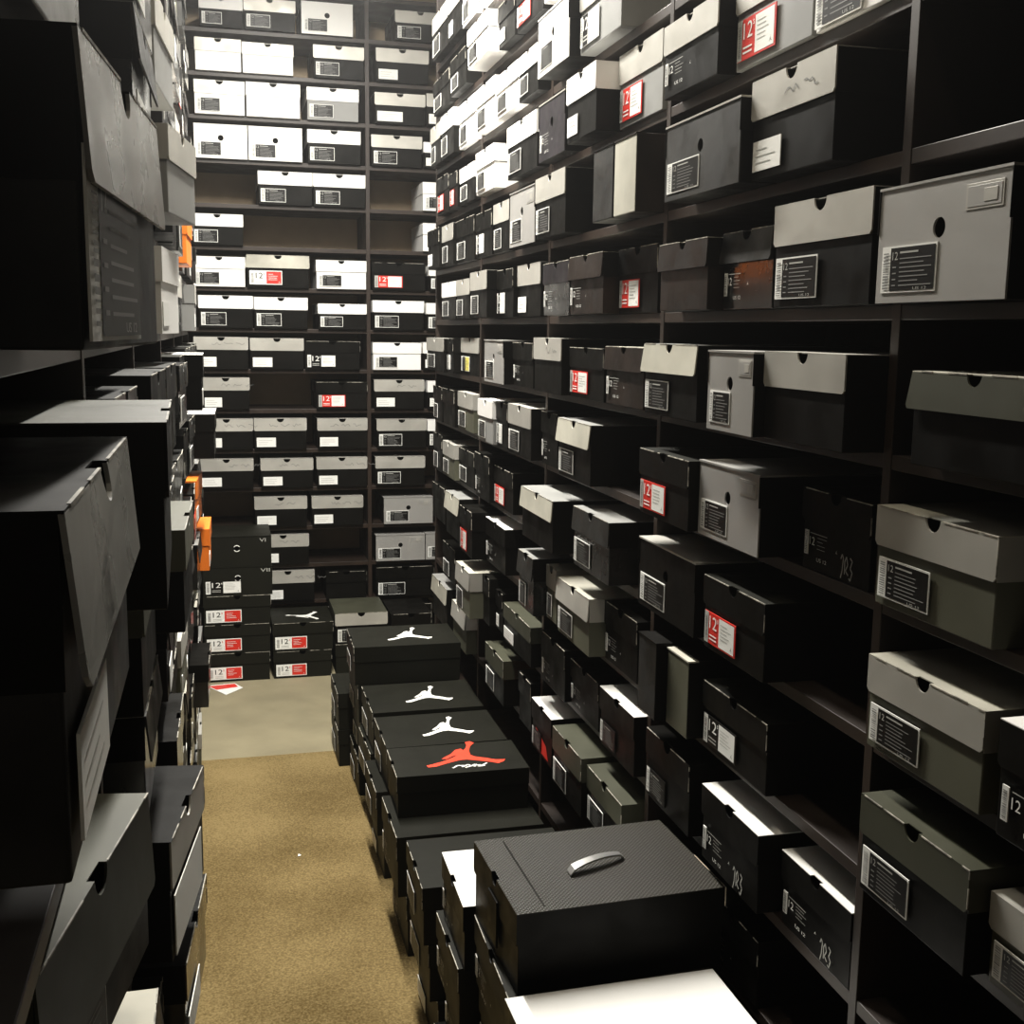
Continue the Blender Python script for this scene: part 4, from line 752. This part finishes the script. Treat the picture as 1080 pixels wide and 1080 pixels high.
('JG','W',-0.9152,2.2025,-0.391,88.0659,0.25,0.3,0.1444,'glossy black shoebox with plain white label, fourth along, shaded shelf eleventh down','shoeboxes on the shaded shelves'),
('DS','',-0.9128,4.0817,0.939,89.1332,0.2387,0.3,0.1267,'black shoebox with scuffed lid, nearest along, shaded shelf fourth down','shoeboxes on the shaded shelves'),
('JL','',-0.9109,2.4742,0.179,90.3891,0.25,0.3,0.1308,'black shoebox with black lid, fourth along, shaded shelf eighth down','shoeboxes on the shaded shelves'),
('JG','K',-0.9112,3.025,0.559,88.2985,0.2387,0.3,0.1428,'glossy black shoebox with bordered label, third along, shaded shelf sixth down','shoeboxes on the shaded shelves'),
('BR','',-0.9288,2.7683,-0.961,90.7427,0.2387,0.3,0.1277,'dark brown shoebox, third along, shaded shelf fourteenth down','shoeboxes on the shaded shelves'),
('JG','R',-0.9089,3.2817,-0.581,90.7302,0.2387,0.3,0.1377,'glossy black shoebox with red size label, sixth along, shaded shelf twelfth down','shoeboxes on the shaded shelves'),
('JL','R',-0.9143,3.2817,0.559,88.3932,0.2387,0.3,0.1334,'black shoebox with black lid and red size label, fourth along, shaded shelf sixth down','shoeboxes on the shaded shelves'),
('JL','T',-0.9159,2.7683,-0.201,89.0913,0.2387,0.3,0.1357,'black shoebox with black lid and white printing, seventh along, shaded shelf tenth down','shoeboxes on the shaded shelves'),
('DS','K',-0.9151,3.025,0.179,89.1053,0.2387,0.3,0.1368,'black shoebox with scuffed lid and bordered label, sixth along, shaded shelf eighth down','shoeboxes on the shaded shelves'),
('SG','',-0.9263,4.0817,-1.531,90.643,0.2387,0.3,0.1325,'olive shoebox with silver lid, second along, shaded shelf seventeenth down','shoeboxes on the shaded shelves'),
('JL','T',-0.9222,2.4742,0.369,89.8275,0.25,0.3,0.1359,'black shoebox with black lid and white printing, third along, shaded shelf seventh down','shoeboxes on the shaded shelves'),
('JL','T',-0.9315,2.2025,-0.771,89.795,0.25,0.3,0.1408,'black shoebox with black lid and white printing, fourth along, shaded shelf thirteenth down','shoeboxes on the shaded shelves'),
('JG','',-0.9102,4.8817,0.179,90.577,0.2387,0.3,0.1274,'glossy black shoebox, tenth along, shaded shelf eighth down','shoeboxes on the shaded shelves'),
('JG','K',-0.9279,4.0817,-1.151,90.5487,0.2387,0.3,0.14,'glossy black shoebox with bordered label, fifth along, shaded shelf fifteenth down','shoeboxes on the shaded shelves'),
('JG','T',-0.9146,3.2817,-0.201,88.5148,0.2387,0.3,0.1446,'glossy black shoebox with white printing, eighth along, shaded shelf tenth down','shoeboxes on the shaded shelves'),
('SL','T',-0.9243,3.025,-0.011,89.0548,0.2387,0.3,0.1395,'black shoebox with silver lid and white printing, second along, shaded shelf ninth down','shoeboxes on the shaded shelves'),
('BR','',-0.9308,4.8817,0.749,88.7533,0.2387,0.3,0.1406,'dark brown shoebox, nearest along, shaded shelf fifth down','shoeboxes on the shaded shelves'),
('JG','T',-0.9241,4.8817,0.939,88.2892,0.2387,0.3,0.1369,'glossy black shoebox with white printing, second along, shaded shelf fourth down','shoeboxes on the shaded shelves'),
('DS','T',-0.9212,2.7683,-0.771,87.9525,0.2387,0.3,0.1267,'black shoebox with scuffed lid and white printing, sixth along, shaded shelf thirteenth down','shoeboxes on the shaded shelves'),
('BR','T',-0.9112,2.4742,0.559,89.8011,0.25,0.3,0.1277,'dark brown shoebox with white printing, nearest along, shaded shelf sixth down','shoeboxes on the shaded shelves'),
('JG','',-0.9317,3.5683,-0.961,88.8349,0.2387,0.3,0.1411,'glossy black shoebox, fourth along, shaded shelf fourteenth down','shoeboxes on the shaded shelves'),
('BR','K',-0.9201,3.825,0.559,89.9779,0.2387,0.3,0.1427,'dark brown shoebox with bordered label, fifth along, shaded shelf sixth down','shoeboxes on the shaded shelves'),
('DS','',-0.9401,3.5683,-1.341,88.9131,0.2387,0.3,0.1361,'black shoebox with scuffed lid, second along, shaded shelf sixteenth down','shoeboxes on the shaded shelves'),
('JG','K',-0.9151,2.4742,-0.391,90.233,0.25,0.3,0.1264,'glossy black shoebox with bordered label, fifth along, shaded shelf eleventh down','shoeboxes on the shaded shelves'),
('SL','K',-0.9209,2.7683,0.179,89.8742,0.2387,0.3,0.1351,'black shoebox with silver lid and bordered label, fifth along, shaded shelf eighth down','shoeboxes on the shaded shelves'),
('JG','',-0.9222,2.7683,0.369,88.3295,0.2387,0.3,0.1252,'glossy black shoebox, fourth along, shaded shelf seventh down','shoeboxes on the shaded shelves'),
('JG','T',-0.9144,1.9308,-0.391,90.1981,0.25,0.3,0.1376,'glossy black shoebox with white printing, third along, shaded shelf eleventh down','shoeboxes on the shaded shelves'),
('DS','K',-0.9378,3.825,-1.531,90.5995,0.2387,0.3,0.1253,'black shoebox with scuffed lid and bordered label, nearest along, shaded shelf seventeenth down','shoeboxes on the shaded shelves'),
('JG','',-0.9397,3.2817,-1.341,90.3376,0.2387,0.3,0.1432,'glossy black shoebox, nearest along, shaded shelf sixteenth down','shoeboxes on the shaded shelves'),
('DS','R',-0.9094,4.0817,-0.581,89.198,0.2387,0.3,0.1294,'black shoebox with scuffed lid and red size label, seventh along, shaded shelf twelfth down','shoeboxes on the shaded shelves'),
('BR','T',-0.9343,4.3683,-1.151,90.1093,0.2387,0.3,0.139,'dark brown shoebox with white printing, sixth along, shaded shelf fifteenth down','shoeboxes on the shaded shelves'),
('JG','K',-0.9321,3.825,-1.341,89.5356,0.2387,0.3,0.1271,'glossy black shoebox with bordered label, third along, shaded shelf sixteenth down','shoeboxes on the shaded shelves'),
('DS','K',-0.9298,3.2817,-0.011,88.6426,0.2387,0.3,0.13,'black shoebox with scuffed lid and bordered label, third along, shaded shelf ninth down','shoeboxes on the shaded shelves'),
('DS','K',-0.9248,3.2817,-0.771,88.2642,0.2387,0.3,0.143,'black shoebox with scuffed lid and bordered label, seventh along, shaded shelf thirteenth down','shoeboxes on the shaded shelves'),
('JL','',-0.9281,4.3683,0.179,88.5326,0.2387,0.3,0.1433,'black shoebox with black lid, ninth along, shaded shelf eighth down','shoeboxes on the shaded shelves'),
('DS','W',-0.9368,4.8817,-1.151,88.0091,0.2387,0.3,0.135,'black shoebox with scuffed lid and plain white label, seventh along, shaded shelf fifteenth down','shoeboxes on the shaded shelves'),
('DS','',-0.9425,2.7683,-1.151,89.3002,0.2387,0.3,0.1253,'black shoebox with scuffed lid, nearest along, shaded shelf fifteenth down','shoeboxes on the shaded shelves'),
('SG','K',-0.9236,2.2025,-0.581,90.7118,0.25,0.3,0.1302,'olive shoebox with silver lid and bordered label, fourth along, shaded shelf twelfth down','shoeboxes on the shaded shelves'),
('SG','W',-0.9177,3.025,0.369,88.7147,0.2387,0.3,0.1349,'olive shoebox with silver lid and plain white label, fifth along, shaded shelf seventh down','shoeboxes on the shaded shelves'),
('DS','T',-0.9188,4.0817,-0.201,87.8147,0.2387,0.3,0.1378,'black shoebox with scuffed lid and white printing, ninth along, shaded shelf tenth down','shoeboxes on the shaded shelves'),
('JG','T',-0.9367,4.0817,0.179,90.0214,0.2387,0.3,0.1255,'glossy black shoebox with white printing, eighth along, shaded shelf eighth down','shoeboxes on the shaded shelves'),
('JG','',-0.9136,3.025,-0.581,90.4316,0.2387,0.3,0.1352,'glossy black shoebox, fifth along, shaded shelf twelfth down','shoeboxes on the shaded shelves'),
('JG','K',-0.9428,3.025,-1.151,90.5833,0.2387,0.3,0.1268,'glossy black shoebox with bordered label, second along, shaded shelf fifteenth down','shoeboxes on the shaded shelves')]
STUFF = [('DS',-0.9387,3.2817,-0.961,90.3774,0.2387,0.3,0.1259),
('JG',-0.9356,4.8817,-1.341,90.0528,0.2387,0.3,0.1259),
('JG',-0.9343,4.3683,0.749,88.5542,0.2387,0.3,0.1359),
('BR',-0.9344,3.825,-0.961,90.2639,0.2387,0.3,0.1252),
('JL',-0.9156,4.3683,-0.201,87.934,0.2387,0.3,0.1327),
('JG',-0.9303,4.0817,-1.341,90.0291,0.2387,0.3,0.1415),
('JG',-0.9338,3.5683,-1.531,90.7107,0.2387,0.3,0.1363),
('DS',-0.907,4.0817,-0.011,88.6318,0.2387,0.3,0.1344),
('SL',-0.9328,4.3683,-1.531,90.2045,0.2387,0.3,0.1385),
('SL',-0.9235,4.8817,-0.201,89.2197,0.2387,0.3,0.137),
('DS',-0.9196,4.8817,0.369,89.0976,0.2387,0.3,0.1443),
('SG',-0.9321,3.825,0.939,88.9167,0.2387,0.3,0.1437),
('DS',-0.9183,2.4742,-0.011,88.901,0.25,0.3,0.1332),
('SG',-0.9287,4.3683,-0.961,88.0813,0.2387,0.3,0.1267),
('JG',-0.9134,3.5683,-0.201,90.0301,0.2387,0.3,0.133),
('JG',-0.9273,4.0817,0.559,90.3335,0.2387,0.3,0.1434),
('JL',-0.9291,3.2817,0.749,89.5357,0.2387,0.3,0.1425),
('JL',-0.9324,3.5683,0.749,88.0757,0.2387,0.3,0.1412),
('SG',-0.9223,3.5683,0.939,90.7686,0.2387,0.3,0.1448),
('JBW',-0.872,3.025,-0.201,90.0,0.25,0.31,0.135),
('OR',-0.9,3.585,-0.581,87.0,0.25,0.31,0.135),
('OR',-0.874,3.855,-0.771,89.0,0.25,0.31,0.135),
('WW',-0.907,2.025,-0.011,86.0,0.25,0.31,0.135),
('GL',-0.897,3.705,-0.011,90.0,0.25,0.31,0.135),
('JG',-0.9329,1.2925,-1.531,88.0274,0.25,0.3,0.1343),
('JG',-0.9338,1.6075,-1.531,88.9104,0.25,0.3,0.1409),
('JG',-0.9414,1.9308,-1.531,88.3711,0.25,0.3,0.1389),
('JG',-0.9312,2.2025,-1.531,88.9533,0.25,0.3,0.1281),
('BR',-0.9386,2.7683,-1.531,90.7098,0.2387,0.3,0.1343),
('BR',-0.9315,3.025,-1.531,89.3007,0.2387,0.3,0.1382),
('JG',-0.9331,3.2817,-1.531,88.0049,0.2387,0.3,0.1267),
('JL',-0.9427,4.625,-1.531,89.5698,0.2387,0.3,0.1435),
('DS',-0.9428,4.8817,-1.531,89.4052,0.2387,0.3,0.1347),
('DS',-0.9396,1.2925,-1.341,88.6043,0.25,0.3,0.1276),
('JG',-0.9354,1.6075,-1.341,90.1614,0.25,0.3,0.1304),
('JG',-0.9426,1.9308,-1.341,90.2381,0.25,0.3,0.1449),
('JG',-0.9351,2.4742,-1.341,90.7713,0.25,0.3,0.1372),
('JG',-0.9414,2.7683,-1.341,89.0518,0.2387,0.3,0.1299),
('JG',-0.9348,3.025,-1.341,87.9226,0.2387,0.3,0.1347),
('DS',-0.9398,4.3683,-1.341,88.6389,0.2387,0.3,0.1264),
('DS',-0.9277,4.625,-1.341,88.9571,0.2387,0.3,0.1306),
('SG',-0.9405,0.9775,-1.151,89.449,0.237,0.3,0.1316),
('JG',-0.9264,1.2925,-1.151,89.3756,0.25,0.3,0.1321),
('JG',-0.9343,1.9308,-1.151,88.6085,0.25,0.3,0.1314),
('SG',-0.9364,2.2025,-1.151,90.6666,0.25,0.3,0.1437),
('JG',-0.9265,2.4742,-1.151,89.7445,0.25,0.3,0.1387),
('DS',-0.9428,4.625,-1.151,89.8969,0.2387,0.3,0.1386),
('DS',-0.9316,0.7225,-0.961,88.3889,0.237,0.3,0.1401),
('BR',-0.9325,0.9775,-0.961,89.8505,0.237,0.3,0.1277),
('JL',-0.9345,1.9308,-0.961,88.0228,0.25,0.3,0.1416),
('SL',-0.9301,2.2025,-0.961,88.2743,0.25,0.3,0.1375),
('JG',-0.938,2.4742,-0.961,88.9773,0.25,0.3,0.1386),
('JG',-0.9381,4.0817,-0.961,89.7628,0.2387,0.3,0.1389),
('JL',-0.9348,4.625,-0.961,88.9234,0.2387,0.3,0.1432),
('DS',-0.9313,4.8817,-0.961,90.1853,0.2387,0.3,0.1394),
('SL',-0.9056,0.7225,-0.771,87.8679,0.237,0.3,0.1357),
('JG',-0.9277,3.025,-0.771,88.6135,0.2387,0.3,0.1378),
('JG',-0.9209,4.3683,-0.771,88.9843,0.2387,0.3,0.1256),
('JL',-0.9053,4.625,-0.771,90.4342,0.2387,0.3,0.1269),
('JL',-0.9223,4.8817,-0.771,88.0377,0.2387,0.3,0.141),
('DS',-0.9366,2.7683,-0.581,89.9478,0.2387,0.3,0.1395),
('SL',-0.9133,4.3683,-0.581,88.3685,0.2387,0.3,0.1431),
('JG',-0.9308,4.625,-0.581,88.4651,0.2387,0.3,0.1289),
('JL',-0.9328,4.8817,-0.581,90.5356,0.2387,0.3,0.1328),
('JL',-0.9152,4.0817,-0.391,90.5672,0.2387,0.3,0.1269),
('DS',-0.9257,4.3683,-0.391,90.1697,0.2387,0.3,0.1325),
('JL',-0.9312,4.625,-0.391,89.4381,0.2387,0.3,0.1398),
('JG',-0.934,4.8817,-0.391,88.423,0.2387,0.3,0.1315),
('JG',-0.9311,2.2025,-0.201,88.408,0.25,0.3,0.131),
('SL',-0.9367,3.825,-0.201,90.0243,0.2387,0.3,0.1305),
('JG',-0.9316,4.625,-0.201,89.3134,0.2387,0.3,0.1372),
('SG',-0.9284,1.2925,-0.011,88.0116,0.25,0.3,0.1383),
('JL',-0.9332,4.625,-0.011,88.2166,0.2387,0.3,0.1321),
('DS',-0.9325,4.8817,-0.011,89.5491,0.2387,0.3,0.137),
('DS',-0.9309,3.2817,0.179,90.0531,0.2387,0.3,0.1446),
('SL',-0.9251,4.625,0.179,89.3643,0.2387,0.3,0.1292),
('JL',-0.9131,1.2925,0.369,89.6296,0.25,0.3,0.128),
('SL',-0.9324,3.2817,0.369,89.7266,0.2387,0.3,0.1395),
('DS',-0.9229,3.5683,0.369,89.0157,0.2387,0.3,0.143),
('JL',-0.9113,3.825,0.369,89.8857,0.2387,0.3,0.1314),
('JG',-0.9105,4.0817,0.369,90.7276,0.2387,0.3,0.1385),
('JL',-0.9134,4.3683,0.369,89.6953,0.2387,0.3,0.1328),
('JG',-0.9127,4.625,0.369,88.1573,0.2387,0.3,0.1306),
('SG',-0.9118,1.6075,0.559,90.5479,0.25,0.3,0.1266),
('SG',-0.9343,1.9308,0.559,88.8976,0.25,0.3,0.1279),
('BR',-0.9299,2.2025,0.559,88.5039,0.25,0.3,0.1354),
('SL',-0.9318,3.5683,0.559,88.8944,0.2387,0.3,0.1387),
('SL',-0.9114,4.625,0.559,89.8623,0.2387,0.3,0.129),
('BR',-0.9178,4.8817,0.559,89.3843,0.2387,0.3,0.1352),
('JG',-0.9169,2.2025,0.749,87.974,0.25,0.3,0.136),
('JG',-0.9077,2.4742,0.749,89.7738,0.25,0.3,0.1359),
('JL',-0.9242,2.7683,0.749,90.1477,0.2387,0.3,0.1277),
('BR',-0.9351,3.025,0.749,88.0272,0.2387,0.3,0.1428),
('DS',-0.9353,3.825,0.749,89.0844,0.2387,0.3,0.1286),
('JG',-0.9344,4.0817,0.749,89.9902,0.2387,0.3,0.1393),
('DS',-0.924,2.7683,0.939,89.1308,0.2387,0.3,0.1449),
('BR',-0.915,3.025,0.939,90.4827,0.2387,0.3,0.1329),
('DS',-0.9366,3.2817,0.939,89.6686,0.2387,0.3,0.1392),
('BR',-0.9335,4.3683,0.939,89.8709,0.2387,0.3,0.1305),
('JL',-0.9248,4.625,0.939,90.4944,0.2387,0.3,0.1374),
('SL',-0.9125,3.5683,1.129,88.3367,0.2387,0.3,0.1327),
('DS',-0.9137,3.825,1.129,88.9607,0.2387,0.3,0.1314),
('JG',-0.931,4.0817,1.129,89.8797,0.2387,0.3,0.1338),
('SG',-0.9264,4.3683,1.129,89.9196,0.2387,0.3,0.1271),
('JG',-0.9198,4.625,1.129,89.9045,0.2387,0.3,0.1297),
('SG',-0.9307,4.8817,1.129,87.9995,0.2387,0.3,0.145),
('DS',-0.9087,4.0817,1.319,89.4431,0.2387,0.3,0.1396),
('SL',-0.9285,4.3683,1.319,88.072,0.2387,0.3,0.1448),
('DS',-0.9106,4.625,1.319,89.9343,0.2387,0.3,0.1429),
('JG',-0.9311,4.8817,1.319,89.1564,0.2387,0.3,0.1265),
('JL',-0.9324,4.625,1.509,89.6409,0.2387,0.3,0.1364),
('DS',-0.9286,4.8817,1.509,89.0959,0.2387,0.3,0.1316)]
FIRST_UP = 1.3108
BACK_UP = -0.1279
BACK_Z = [1.707, 1.5173, 1.3311, 1.1425, 0.9543, 0.7613, 0.5651, 0.3748, 0.1871, -0.0023, -0.1936, -0.3827, -0.5737, -0.7601, -0.9516, -1.1379, -1.3209, -1.5079, -1.7066]
CAM_F = 1209.61
CAM_X = -0.8349
CAM_R = [[0.969219, -0.245858, 0.012995], [-0.025824, -0.154013, -0.987731], [0.244843, 0.956992, -0.155621]]
FAR_POWER = 225
NEAR_POWER = 12
EXPOSURE = 0
GLARE_HAZE = 0.007  # thin scatter volume added to imitate lens glare

# right-hand shelving: uprights every 0.8 m, shelves every 0.19 m
UY = [FIRST_UP+.8*k for k in range(-2, 5)]
shelving('long', 'long brown open shelving running the length of the aisle', (0, 0, 0), -90, [-y for y in sorted(UY, reverse=True)], [.2293-.19*k for k in range(-7, 9)], .345, FL, TOP-.02, 0)
shelving('back', 'brown open shelving closing the far end of the aisle', (0, 5.6, 0), 0, [BACK_UP-.88, BACK_UP, BACK_UP+.92], BACK_Z, .36, FL, TOP-.02, 1)
shelving('near', 'dark shelving under shadow facing the long wall', (-.955, 0, 0), 90, [.33, 1.125, 1.785, 2.63, 3.43, 4.23, 5.03], [-.0115+.19*k for k in range(-8, 9)], .335, FL, TOP-.02, 0)

n = 0
for b in BOXES:
    n += 1
    st, lb, x, y, z, rz, w, d, h, lab, grp = b
    shoebox(st, lb, x, y, z, rz, w, d, h, lab, grp, n)

# the remaining boxes of the shaded shelves, mostly hidden behind their neighbours
m = MB()
for st, x, y, z, rz, w, d, h in STUFF:
    S = ST[st]; q = MB(); hw = w/2
    q.box(-hw+.002, hw-.002, .003, d, 0, h*.6, S['b']); q.box(-hw, hw, 0, d, h*.6, h, S['s'], top=S['t'], front=S['f'])
    q.box(-hw+.012, -hw+.09, .0015, .0035, .012, .05, PAPER)
    c, s_ = math.cos(R(rz)), math.sin(R(rz))
    i = len(m.v); m.v += [(x+a*c-b*s_, y+a*s_+b*c, z+e) for a, b, e in q.v]
    for f, k in zip(q.f, q.m): m.f.append(tuple(t+i for t in f)); m.m.append(m.mi(q.mats[k]))
o = m.build('shoebox_rows'); o['kind'] = 'stuff'; o['category'] = 'shoeboxes'
o['label'] = 'remaining dark shoeboxes packed between and behind those on the shaded shelves'

# card lying on the carpet and a scrap of paper
m = MB()
Q = [(-.925, 5.20), (-.80, 5.215), (-.765, 5.14), (-.84, 5.05)]
m.quads([(x, y, FL+.001) for x, y in Q]+[(x, y, FL+.003) for x, y in Q], [(0,1,2,3),(7,6,5,4),(0,4,5,1),(1,5,6,2),(2,6,7,3),(3,7,4,0)], PAPER)
m.poly([(-.915, 5.19, FL+.0035), (-.80, 5.205, FL+.0035), (-.785, 5.155, FL+.0035), (-.88, 5.13, FL+.0035)], RED)
o = m.build('card'); o['label'] = 'red and white card lying on the carpet by the far boxes'; o['category'] = 'card'
m = MB(); m.poly([(-.636, 3.385, FL+.002), (-.628, 3.383, FL+.004), (-.626, 3.394, FL+.002), (-.634, 3.396, FL+.005)], PAPER)
o = m.build('paper_scrap'); o['label'] = 'tiny white scrap of paper on the bare carpet'; o['category'] = 'paper scrap'

# ------------------------------------------------------------------ lamps: ceiling strips above the aisle
def strip(y0, y1, x, power, col, label):
    root = bpy.data.objects.new('ceiling_light', None); C.objects.link(root); root.location = (x, (y0+y1)/2, TOP)
    root['label'] = label; root['category'] = 'ceiling light'
    L = (y1-y0)/2
    m = MB(); m.box(-.07, .07, -L-.03, L+.03, -.045, 0, mat('lamp_housing', (.7, .7, .7), .5)); m.build('housing', root, .004)
    for sx in (-.035, .035):
        m = MB(); N = 12
        P = [(sx+.013*math.cos(2*math.pi*i/N), yy, -.063+.013*math.sin(2*math.pi*i/N)) for yy in (-L, L) for i in range(N)]
        m.quads(P, [(i, (i+1) % N, N+(i+1) % N, N+i) for i in range(N)]+[tuple(range(N-1, -1, -1)), tuple(range(N, 2*N))], mat('tube_glow', (.9, .9, .9), .4, emit=(col, 6.)))
        m.build('lamp_tube', root)
    la = bpy.data.lights.new('tube_light', 'AREA'); la.shape = 'RECTANGLE'; la.size = .10; la.size_y = y1-y0; la.energy = power; la.color = col
    lo = bpy.data.objects.new('tube_light', la); C.objects.link(lo); lo.parent = root; lo.location = (0, 0, -.082)
    lo.visible_camera = True
strip(2.5, 4.3, -.50, FAR_POWER, (1., .965, .89), 'double-tube ceiling light above the far half of the aisle')
strip(.9, 1.9, -.58, NEAR_POWER, (1., .88, .68), 'double-tube ceiling light above the near half of the aisle')

w = bpy.data.worlds.new('World'); bpy.context.scene.world = w; w.use_nodes = True
w.node_tree.nodes['Background'].inputs[0].default_value = (.5, .5, .5, 1); w.node_tree.nodes['Background'].inputs[1].default_value = .02

cam = bpy.data.cameras.new('camera'); co = bpy.data.objects.new('camera', cam); C.objects.link(co)
cam.sensor_width = 36; cam.sensor_fit = 'HORIZONTAL'; cam.lens = CAM_F/1080*36; cam.clip_start = .02
Rm = CAM_R
M = Matrix(((Rm[0][0], -Rm[1][0], -Rm[2][0], CAM_X), (Rm[0][1], -Rm[1][1], -Rm[2][1], 0), (Rm[0][2], -Rm[1][2], -Rm[2][2], 0), (0, 0, 0, 1)))
co.matrix_world = M
sc = bpy.context.scene; sc.camera = co
sc.view_settings.view_transform = 'Standard'; sc.view_settings.look = 'None'; sc.view_settings.gamma = 1
sc.view_settings.exposure = EXPOSURE; sc.view_settings.use_curve_mapping = False
sc.cycles.max_bounces = 8; sc.cycles.use_denoising = True
if GLARE_HAZE > 0:
    nt = w.node_tree; vs = nt.nodes.new('ShaderNodeVolumeScatter'); vs.inputs['Density'].default_value = GLARE_HAZE; vs.inputs['Anisotropy'].default_value = 0.8
    nt.links.new(vs.outputs[0], nt.nodes['World Output'].inputs['Volume'])
